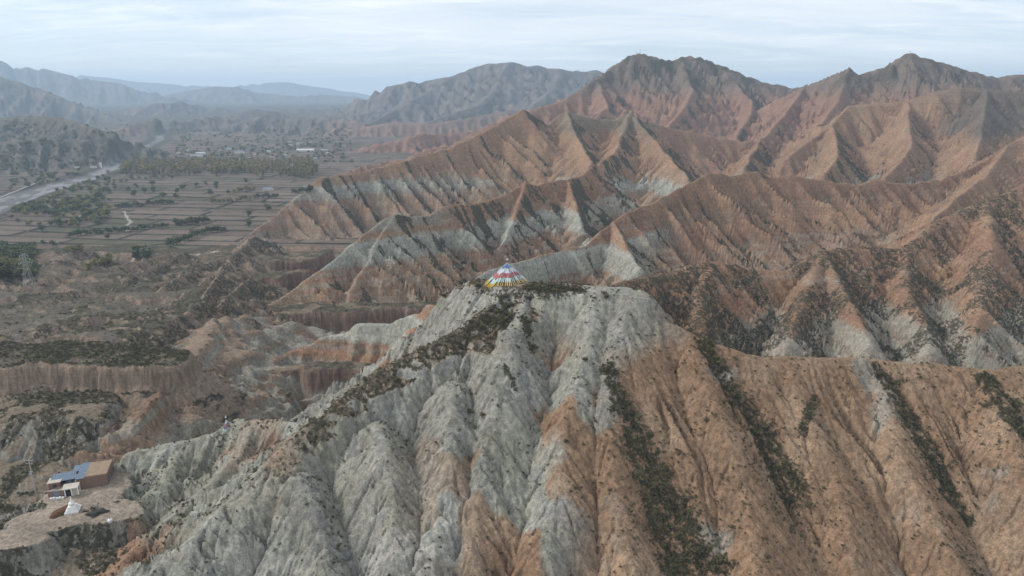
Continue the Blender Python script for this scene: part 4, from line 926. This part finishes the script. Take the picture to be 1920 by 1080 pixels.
# ------------------------------------------------------------------ masts and hut on the far summits
def mast(pt, h_, label, arms=2):
    root = empty('summit_mast', pt); tag(root, label, 'mast', 'masts on the far summits')
    MB().tube((0, 0, -1), (0, 0, h_), .45, .3, 'steel', 6).build('post', root)
    for k in range(arms): MB().box(-1.6 + .3 * k, 1.6 - .3 * k, -.25, .25, h_ * (.92 - .2 * k), h_ * (.92 - .2 * k) + .5, 'steel').build('crossarm', root)
for px_, py_, Y_, h_, lb in ((1193, 101, 1945, 9, 'left mast on the tallest rear summit'), (1200, 98, 1950, 12, 'tallest mast, in the middle of the tallest rear summit'), (1214, 102, 1962, 7, 'short mast right of the others on the tallest rear summit'), (1707, 96, 1580, 6, 'lone mast on the sharp right-hand rear summit')):
    p1 = at(px_, py_, Y_); mast(Vector((p1.x, p1.y, ground(p1.x, p1.y) - .5)), h_, lb)

# ------------------------------------------------------------------ village houses and valley works
def cottage(px, py, wpx, hgt, dep, label, rz=0.0, wall='white', roof='concrete', pitched=False, storeys=1):
    p = hit(px, py)
    if p is None: return
    sc = p.y / FPX; wd = wpx * sc
    root = empty('village_house', (p.x, p.y, p.z - .3), rz); tag(root, label, 'house', 'houses of the valley village')
    MB().box(-wd / 2, wd / 2, 0, dep, -1.5, hgt, wall).build('wall', root)
    if pitched:
        rf_ = MB().add([(-wd / 2 - .4, -.5, hgt), (wd / 2 + .4, -.5, hgt), (wd / 2 + .4, dep + .5, hgt), (-wd / 2 - .4, dep + .5, hgt), (-wd / 2 - .4, dep / 2, hgt + 2), (wd / 2 + .4, dep / 2, hgt + 2)],
                 [(0, 1, 5, 4), (2, 3, 4, 5), (1, 2, 5), (3, 0, 4), (3, 2, 1, 0)], roof).build('roof', root)
    else: rf_ = MB().box(-wd / 2 - .5, wd / 2 + .5, -.5, dep + .5, hgt, hgt + .35, roof).build('roof', root)
    MB().box(wd * .3, wd * .3 + .8, dep * .6, dep * .6 + .8, hgt + .36, hgt + 2.2, 'brick').build('chimney', rf_)
    n = max(2, min(7, int(wd / 3.4))); fh_ = hgt / storeys
    for s_ in range(storeys):
        for k in range(n):
            x = -wd / 2 + wd * (k + .5) / n
            if s_ == 0 and k == n // 2:
                MB().box(x - .6, x + .6, -.07, -.004, 0, 2.2, 'wood').build('door', root); continue
            wi = MB().box(x - .75, x + .75, -.07, -.004, fh_ * s_ + 1.1, fh_ * s_ + 2.4, 'pane').build('window', root)
            MB().box(x - .85, x + .85, -.16, -.074, fh_ * s_ + .95, fh_ * s_ + 1.09, 'concrete').build('sill', wi)
V = [(375, 294, 15, 12, 14, 'large white block, the tallest building of the village', 0, 'white', 'white', False, 3),
     (357, 293, 14, 6, 9, 'long white house left of the tall white block', .05, 'white', 'concrete', False, 2),
     (448, 288, 17, 7, 10, 'long white hall in the middle of the village', -.08, 'white', 'blue', True, 2),
     (428, 281, 9, 5, 8, 'small white house behind the long hall', 0, 'white', 'blue', True, 1),
     (572, 284, 31, 6, 11, 'very long white shed at the right end of the village', .03, 'white', 'white', True, 1),
     (608, 284, 13, 5, 9, 'grey-roofed house right of the very long shed', 0, 'cream', 'steel', True, 1),
     (561, 271, 11, 7, 9, 'white house on the slope above the long shed', .1, 'white', 'concrete', False, 2),
     (509, 297, 9, 5, 8, 'cream house below the village, near the poplars', 0, 'cream', 'concrete', False, 1),
     (407, 309, 10, 5, 8, 'white house right behind the yellow poplars', 0, 'white', 'concrete', False, 1),
     (395, 304, 8, 5, 8, 'cream house below the tall white block', .1, 'cream', 'redroof', True, 1),
     (524, 279, 8, 5, 8, 'small cream house between hall and long shed', 0, 'cream', 'redroof', True, 1),
     (551, 312, 6, 4, 6, 'tiny white hut right of the poplar grove', 0, 'white', 'concrete', False, 1),
     (502, 357, 17, 4, 8, 'white farmhouse with blue roof among the fields', .06, 'white', 'blue', True, 1),
     (577, 352, 16, 3, 5, 'low white farm building beside the banded ridge', 0, 'white', 'concrete', False, 1),
     (188, 315, 3.2, 12, 5, 'narrow white tower house by the river bend', 0, 'white', 'white', False, 3),
     (174, 315, 9, 4, 7, 'low white house beside the river tower', 0, 'white', 'concrete', False, 1),
     (143, 316, 6, 4, 7, 'small white house at the foot of the west slope', 0, 'white', 'concrete', False, 1)]
for v in V: cottage(*v)
rr = random.Random(12)
spots = ['roadside', 'lane-side', 'terrace', 'orchard', 'hillfoot']
cx_ = sorted(rr.uniform(330, 640) for _ in range(26))
for k in range(26):
    px_ = cx_[k]; py_ = rr.uniform(264, 304) if px_ > 420 else rr.uniform(278, 298)
    cottage(px_, py_, rr.uniform(4, 8), rr.uniform(3.5, 5), rr.uniform(6, 8), ordinal(k) + ' from the left: low cottage scattered among the village trees', rr.uniform(-.3, .3), rr.choice(['cream', 'cream', 'brick', 'white']), rr.choice(['concrete', 'redroof', 'roof_mud', 'steel']), rr.random() < .6)
def strip(name, pts, w, h_, m, label, cat):
    P = [hit(*p) for p in pts]; mb = MB()
    for p, q in zip(P[:-1], P[1:]):
        d = (q - p); d.z = 0; d.normalize(); n = Vector((-d.y, d.x, 0)) * w / 2
        vs = [p - n, q - n, q + n, p + n]; vs = [Vector((v.x, v.y, v.z - 1)) for v in vs] + [Vector((v.x, v.y, v.z + h_)) for v in vs]
        mb.add(vs, [(4, 5, 6, 7), (0, 1, 5, 4), (1, 2, 6, 5), (2, 3, 7, 6), (3, 0, 4, 7)], m)
    return tag(mb.build(name), label, cat)
strip('weir', [(70, 339), (100, 338), (135, 337)], 3, 1.2, 'concrete', 'low pale concrete weir across the gravel river', 'weir')
strip('embankment_wall', [(1, 372), (30, 360), (55, 350), (78, 340)], 2.5, 2.0, 'concrete', 'grey concrete embankment along the left bank of the river', 'embankment')

# ------------------------------------------------------------------ trees
def crown_mesh(kind, seed, mname):
    r = random.Random(seed); mb = MB()
    lobes = []
    if kind == 'poplar':
        for k in range(9): lobes.append((Vector((r.uniform(-.07, .07), r.uniform(-.07, .07), .22 + k * .085)), .13 * (1 - .06 * abs(k - 3.2))))
        N = 170; sz = .055
    else:
        for k in range(13):
            a = r.uniform(0, 6.28); d = r.uniform(0, .34); z = r.uniform(.32, .80)
            lobes.append((Vector((d * math.cos(a), d * math.sin(a), z)), r.uniform(.13, .22) * (1.1 - .4 * abs(z - .5))))
        N = 230; sz = .075
    for k in range(N):
        c, rad = lobes[r.randrange(len(lobes))]
        d = Vector((r.gauss(0, 1), r.gauss(0, 1), r.gauss(.15, 1))).normalized() * rad * r.uniform(.65, 1.08)
        p = c + d
        t = Vector((r.gauss(0, 1), r.gauss(0, 1), r.gauss(0, 1))).normalized(); n = (d.normalized() + t * .6).normalized()
        a_ = n.orthogonal().normalized(); b_ = n.cross(a_); s_ = sz * r.uniform(.6, 1.35)
        mb.add([p + a_ * s_, p + b_ * s_ * .8 + n * s_ * .2, p - a_ * s_ * .9, p - b_ * s_ * .8 - n * s_ * .15], [(0, 1, 2, 3)], mname)
    return mb.mesh('crown')
def trunk_mesh(kind, seed):
    r = random.Random(seed + 50); mb = MB(); top = .75 if kind == 'poplar' else .5
    mb.tube((0, 0, -.08), (.01, 0, top), .028, .012, 'bark', 6)
    for k in range(4):
        a = r.uniform(0, 6.28); z = r.uniform(.22, top * .9); l = .12 if kind == 'poplar' else .26
        mb.tube((0, 0, z), (l * math.cos(a), l * math.sin(a), z + l * (1.2 if kind == 'poplar' else .7)), .014, .005, 'bark', 4)
    return mb.mesh('trunk')
TREE = {}
for kind, mname in (('round', 'leaf'), ('olive', 'leaf_olive'), ('poplar', 'leaf_poplar')):
    TREE[kind] = [(crown_mesh(kind, s_ * 7 + len(kind), mname), trunk_mesh(kind, s_)) for s_ in range(4)]
ntree = 0
def tree(p, h_, kind, label, group, wide=1.0):
    global ntree
    k = rng.randrange(4); ntree += 1
    nm = {'round': 'leafy_tree', 'olive': 'autumn_tree', 'poplar': 'poplar_tree'}[kind]
    root = empty(nm, (p.x, p.y, p.z), rng.uniform(0, 6.28)); root.scale = (h_ * wide, h_ * wide, h_)
    for me, n_ in zip(TREE[kind][k], ('crown', 'trunk')):
        o = bpy.data.objects.new(n_, me); C.objects.link(o); o.parent = root
    return tag(root, label, 'tree', group)
def inriver(p):
    i = min(int(np.searchsorted(ys, p.y)), NR - 1); j = min(int(np.searchsorted(us, p.x / p.y)), NC - 1); return riv[i, j] > .2
def trees(lst, kind, h0, label0, group, wide=1.0, jit=0):
    for k_, (px, py) in enumerate(sorted(lst)):
        label = ordinal(k_) + ' from the left: ' + label0 if 1 < len(lst) < 50 else label0
        p = hit(px + rng.uniform(-jit, jit) * .6, py + rng.uniform(-jit, jit) * .4)
        if p is not None and p.y < 4000 and not inriver(p): tree(p, h0 * rng.uniform(.75, 1.25), kind, label, group, wide * rng.uniform(.9, 1.15))
def row_(a, b, n): return [(a[0] + (b[0] - a[0]) * i / (n - 1), a[1] + (b[1] - a[1]) * i / (n - 1)) for i in range(n)]
trees([(77, 395), (90, 383), (112, 389), (104, 386), (129, 379), (206, 339), (215, 355), (252, 368), (256, 352), (271, 363), (288, 361), (286, 349), (247, 336), (291, 334), (323, 335), (346, 354), (341, 356), (367, 350), (386, 347), (333, 362), (241, 361), (461, 343), (406, 350), (369, 349), (496, 383), (467, 406), (502, 396), (406, 354), (395, 366), (330, 372), (306, 372), (428, 364)], 'round', 10, 'dark round field tree standing alone among the brown terraces', 'lone trees among the fields', 1.1)
trees([(181, 398), (158, 401), (125, 421), (108, 421), (79, 434), (112, 422), (202, 449), (82, 460), (467, 425)], 'round', 9, 'dark green tree in the near fields above the lowland', 'trees in the near fields', 1.15)
trees([(264, 486)], 'round', 15, 'largest dark tree, at the lower edge of the near field', 'trees in the near fields', 1.35)
trees([(255, 487), (272, 484), (277, 486)], 'round', 11, 'dark tree pressed against the largest field tree', 'trees in the near fields', 1.2)
trees([(101, 463)], 'round', 11, 'bright green round tree above the gullied scarp at left', 'trees in the near fields', 1.3)
trees([(196, 497), (205, 492), (188, 499), (180, 503), (168, 506), (140, 476), (150, 473), (128, 474)], 'olive', 9, 'yellow-green bushy tree on the scarp edge below the fields', 'trees on the scarp edge', 1.2)
trees(row_((217, 389), (267, 388), 9), 'round', 8, 'hedgerow tree in the left tree line across the fields', 'left tree line', 1.2, 2)
trees(row_((275, 384), (325, 383), 9), 'round', 8.5, 'hedgerow tree in the middle tree line across the fields', 'middle tree line', 1.2, 2)
trees(row_((330, 423), (390, 417), 12), 'round', 9, 'tree in the dense row where the field path ends', 'dense row by the field path', 1.2, 3)
trees(row_((130, 444), (312, 427), 24), 'round', 7.5, 'hedgerow tree in the long diagonal row at the near field edge', 'long diagonal tree row', 1.25, 3)
trees(row_((320, 463), (390, 437), 12), 'round', 9, 'dark tree in the sloping row beside the near ploughed field', 'sloping tree row', 1.2, 2)
trees(row_((400, 437), (421, 434), 4) + row_((485, 372), (520, 371), 6) + row_((550, 363), (581, 360), 6), 'round', 9, 'dark tree in a clump close to the banded ridge', 'clumps near the ridge', 1.2, 2)
trees(row_((440, 362), (477, 356), 6) + row_((398, 381), (435, 380), 6) + row_((444, 378), (477, 374), 5) + [(179, 362), (172, 364), (188, 361), (168, 357)], 'olive', 9, 'yellowing bushy tree in a field-side clump', 'yellowing clumps in the fields', 1.2, 2)
trees(row_((62, 392), (200, 325), 26), 'olive', 8, 'yellow-green tree in the riverside belt', 'riverside trees', 1.2, 5)
trees(row_((205, 345), (330, 330), 12), 'olive', 8, 'autumn tree in front of the poplar grove', 'trees before the poplars', 1.2, 4)
g_ = []
for k in range(95): 
    x = 225 + 370 * rng.random(); y_ = 312 + 16 * rng.random() + (x - 225) * .018
    g_.append((x, y_))
trees(sorted(g_, key=lambda q: q[1]), 'poplar', 19, 'slender yellowing poplar in the long grove beyond the fields', 'poplar grove beyond the fields', 1.7)
print('trees', ntree)
def wood_points(n, box, dens, seed):
    r = np.random.RandomState(seed); out = []
    (x0, x1, y0, y1) = box
    while len(out) < n:
        px, py = r.uniform(x0, x1), r.uniform(y0, y1)
        p = hit(px, py, 200.)
        if p is None or p.y > 4200 or inriver(p): continue
        if fbm(np.array([p.x / 60]), np.array([p.y / 60]), 3, 17)[0] < dens: 
            if r.rand() < .8: continue
        out.append(p)
    return out

# ------------------------------------------------------------------ scrub: single shrubs near by, the rest one mass
def shrub_mesh(seed):
    r = random.Random(seed); mb = MB(); lobes = [(Vector((r.uniform(-.3, .3), r.uniform(-.3, .3), r.uniform(.12, .38))), r.uniform(.18, .32)) for _ in range(6)]
    for k in range(80):
        c, rad = lobes[r.randrange(6)]
        d = Vector((r.gauss(0, 1), r.gauss(0, 1), r.gauss(.2, 1))).normalized() * rad * r.uniform(.5, 1.1); p = c + d; p.z = max(p.z, -.1)
        n = (d.normalized() + Vector((r.gauss(0, .5), r.gauss(0, .5), r.gauss(0, .5)))).normalized(); a_ = n.orthogonal().normalized(); b_ = n.cross(a_); s_ = r.uniform(.06, .15)
        mb.add([p + a_ * s_, p + b_ * s_ * .6, p - a_ * s_, p - b_ * s_ * .6], [(0, 1, 2, 3)], 'shrub')
    for k in range(3):
        a = r.uniform(0, 6.28); mb.tube((0, 0, -.1), (.3 * math.cos(a), .3 * math.sin(a), .4), .03, .01, 'bark', 3)
    return mb.mesh('shrub')
SH = [shrub_mesh(s_) for s_ in range(3)]
nr = np.random.RandomState(3)
def scatter(n, ylo, yhi, ulo, uhi, keep):
    u = nr.uniform(ulo, uhi, n); y = np.sqrt(nr.uniform(ylo ** 2, yhi ** 2, n))
    i = np.clip(np.searchsorted(ys, y) - 1, 0, NR - 2); j = np.clip(np.searchsorted(us, u) - 1, 0, NC - 2)
    a = (y - ys[i]) / (ys[i + 1] - ys[i]); b = (u - us[j]) / (us[j + 1] - us[j])
    z = (H[i, j] * (1 - b) + H[i, j + 1] * b) * (1 - a) + (H[i + 1, j] * (1 - b) + H[i + 1, j + 1] * b) * a
    ok = nr.uniform(0, 1, n) < keep(i, j)
    return np.stack([u * y, y, z], -1)[ok], i[ok], j[ok]
VEGD = VEGD * sstep(9.5, 12.5, np.hypot(XX - fp.x, (YY - fp.y) * .8))   # trodden ground round the flag cone
def keep_near(i, j): return np.clip(VEGD[i, j], 0, 1)
Pn, In, Jn = scatter(150000, 130, 300, -.95, .95, keep_near)
sn = (.45 + .9 * nr.uniform(0, 1, len(Pn)) ** 2.2) * (1 + .5 * STREAK[In, Jn])
big = nr.uniform(0, 1, len(Pn)) < .05; sn[big] *= 1.7
# single shrubs: the largest in view on the near hill
dvec = Pn - np.array([0, 0, CAMZ]); dist = np.linalg.norm(dvec, axis=1)
gxx, gyy = gxn[In, Jn], gyn[In, Jn]; facing = -(dvec[:, 0] * -gxx + dvec[:, 1] * -gyy + dvec[:, 2]) / dist
pxs = 960 + FPX * (Pn[:, 0] / (Pn[:, 1] * CP - (Pn[:, 2] - CAMZ) * SP)); pys = 540 - FPX * ((Pn[:, 1] * SP + (Pn[:, 2] - CAMZ) * CP) / (Pn[:, 1] * CP - (Pn[:, 2] - CAMZ) * SP))
inview = (pxs > 8) & (pxs < 1912) & (pys > 8) & (pys < 1072) & (facing > .12) & (OWN[In, Jn] == NAMES.index(NEAR))
order = np.argsort(-(sn / dist) * inview); single = order[:290]
isS = np.zeros(len(Pn), bool); isS[single] = True
def shrub_label(px, py):
    if px < 330: return 'dark shrub on the slope around the farmyard', 'shrubs around the farmyard'
    if px < 1010 and py < 660: return 'olive shrub on the flat summit near the flag cone', 'summit shrubs'
    if px < 960: return 'dark olive shrub on the left crest of the near hill', 'left crest shrubs'
    if px < 1320: return 'dark shrub in the broad dark streak below the summit', 'shrubs of the summit streak'
    if px < 1520: return 'dark shrub in the second dark streak right of the summit', 'shrubs of the second streak'
    return 'dark shrub dotted over the orange slope at the right', 'shrubs of the right slope'
protos = []
for n_, k in enumerate(single):
    v = n_ % 3
    o = bpy.data.objects.new('shrub', SH[v]); C.objects.link(o); o.location = Pn[k] - np.array([0, 0, .06]); o.rotation_euler = (0, 0, rng.uniform(0, 6.28)); s_ = float(sn[k]) * 1.25; o.scale = (s_, s_, s_ * rng.uniform(.75, 1))
    lb, gp = shrub_label(pxs[k], pys[k]); tag(o, lb, 'shrub', gp)
    if n_ < 3: protos.append(o)
Pm, Im, Jm = scatter(120000, 300, 640, -.95, .95, lambda i, j: VEGD[i, j] * .8)
sm = .8 + 1.3 * nr.uniform(0, 1, len(Pm)) ** 2
PT = np.concatenate([Pn[~isS], Pm]); ST = np.concatenate([sn[~isS], sm])
print('shrubs', len(Pn), len(Pm))
def mass(name, label, P, Sz, sources, sx=1.0):
    me = bpy.data.meshes.new(name); me.vertices.add(len(P)); me.vertices.foreach_set('co', P.astype(f32).reshape(-1))
    a1 = me.attributes.new('size', 'FLOAT_VECTOR', 'POINT'); s3 = np.stack([Sz * sx, Sz * sx, Sz * nr.uniform(.75, 1.05, len(P))], -1).astype(f32); a1.data.foreach_set('vector', s3.reshape(-1))
    a2 = me.attributes.new('turn', 'FLOAT_VECTOR', 'POINT'); t3 = np.zeros((len(P), 3), f32); t3[:, 2] = nr.uniform(0, 6.28, len(P)); a2.data.foreach_set('vector', t3.reshape(-1))
    a3 = me.attributes.new('variant', 'INT', 'POINT'); a3.data.foreach_set('value', nr.randint(0, len(sources), len(P)).astype(np.int32))
    o = bpy.data.objects.new(name, me); C.objects.link(o); tag(o, label, kind='stuff')
    g = bpy.data.node_groups.new(name, 'GeometryNodeTree'); g.interface.new_socket('Geometry', in_out='INPUT', socket_type='NodeSocketGeometry'); g.interface.new_socket('Geometry', in_out='OUTPUT', socket_type='NodeSocketGeometry')
    gi = g.nodes.new('NodeGroupInput'); go = g.nodes.new('NodeGroupOutput'); jn = g.nodes.new('GeometryNodeJoinGeometry')
    def named(n, dt): q = g.nodes.new('GeometryNodeInputNamedAttribute'); q.data_type = dt; q.inputs[0].default_value = n; return q
    na, nb, ncv = named('size', 'FLOAT_VECTOR'), named('turn', 'FLOAT_VECTOR'), named('variant', 'INT')
    for k, src in enumerate(sources):
        ip = g.nodes.new('GeometryNodeInstanceOnPoints'); oi = g.nodes.new('GeometryNodeObjectInfo'); oi.inputs['Object'].default_value = src; oi.inputs['As Instance'].default_value = True
        cp = g.nodes.new('FunctionNodeCompare'); cp.data_type = 'INT'; cp.operation = 'EQUAL'
        ii = [s for s in cp.inputs if s.type == 'INT']; g.links.new(ncv.outputs[0], ii[0]); ii[1].default_value = k
        g.links.new(gi.outputs[0], ip.inputs['Points']); g.links.new(cp.outputs[0], ip.inputs['Selection']); g.links.new(oi.outputs['Geometry'], ip.inputs['Instance'])
        g.links.new(nb.outputs[0], ip.inputs['Rotation']); g.links.new(na.outputs[0], ip.inputs['Scale']); g.links.new(ip.outputs[0], jn.inputs[0])
    g.links.new(jn.outputs[0], go.inputs[0])
    md = o.modifiers.new('scatter', 'NODES'); md.node_group = g
    return o
mass('scrub', 'dark scrub covering the shaded slopes and gullies', PT, ST, protos)
wp = wood_points(220, (-60, 250, 235, 330), .52, 5) + wood_points(500, (330, 660, 243, 306), .5, 6) + wood_points(220, (-40, 62, 465, 520), .4, 7) + wood_points(240, (20, 205, 325, 425), .52, 8)
# the wood uses the crowns of one tree of each kind
src = []
for o in list(C.objects):
    if o.name in ('leafy_tree', 'autumn_tree', 'poplar_tree'):
        src += [c for c in o.children if c.name.startswith('crown')]
P_ = np.array([[p.x, p.y, p.z - .5] for p in wp]); mass('far_wood', 'mixed woods and orchards of the far valley', P_, np.random.RandomState(8).uniform(6, 11, len(P_)), src[:2], 1.3)
pp = wood_points(420, (228, 592, 303, 326), .2, 9); pp = np.array([[p.x, p.y, p.z - .5] for p in pp])
mass('poplar_wood', 'dense yellowing poplar wood behind the terraced fields', pp, np.random.RandomState(9).uniform(12, 19, len(pp)), src[2:3], 1.6)
# ------------------------------------------------------------------ the air
def haze():
    me = bpy.data.meshes.new('haze'); bm = bmesh.new()
    bmesh.ops.create_cube(bm, size=1); bm.to_mesh(me); bm.free()
    o = bpy.data.objects.new('haze', me); C.objects.link(o)
    zlo = float(H.min()) - 2; zhi = max(float(H.max()), CAMZ) + 15
    o.scale = (61000, 21500, zhi - zlo); o.location = (0, 21500 / 2 - 1000, (zlo + zhi) / 2)
    print('haze', zlo, zhi)
    o['kind'] = 'stuff'; o['label'] = 'thin blue autumn haze filling the valley air'
    m = bpy.data.materials.new('haze_air'); m.use_nodes = True; t = m.node_tree; t.nodes.clear()
    oo = t.nodes.new('ShaderNodeOutputMaterial'); v = t.nodes.new('ShaderNodeVolumePrincipled')
    v.inputs['Color'].default_value = (.62, .81, 1.0, 1); v.inputs['Density'].default_value = 1.0e-4
    for k_ in ('Density Attribute', 'Color Attribute', 'Temperature Attribute'): v.inputs[k_].default_value = ''
    v.inputs['Anisotropy'].default_value = .15
    t.links.new(v.outputs[0], oo.inputs['Volume']); me.materials.append(m)
    try: m.cycles.homogeneous_volume = True
    except Exception: pass
haze()
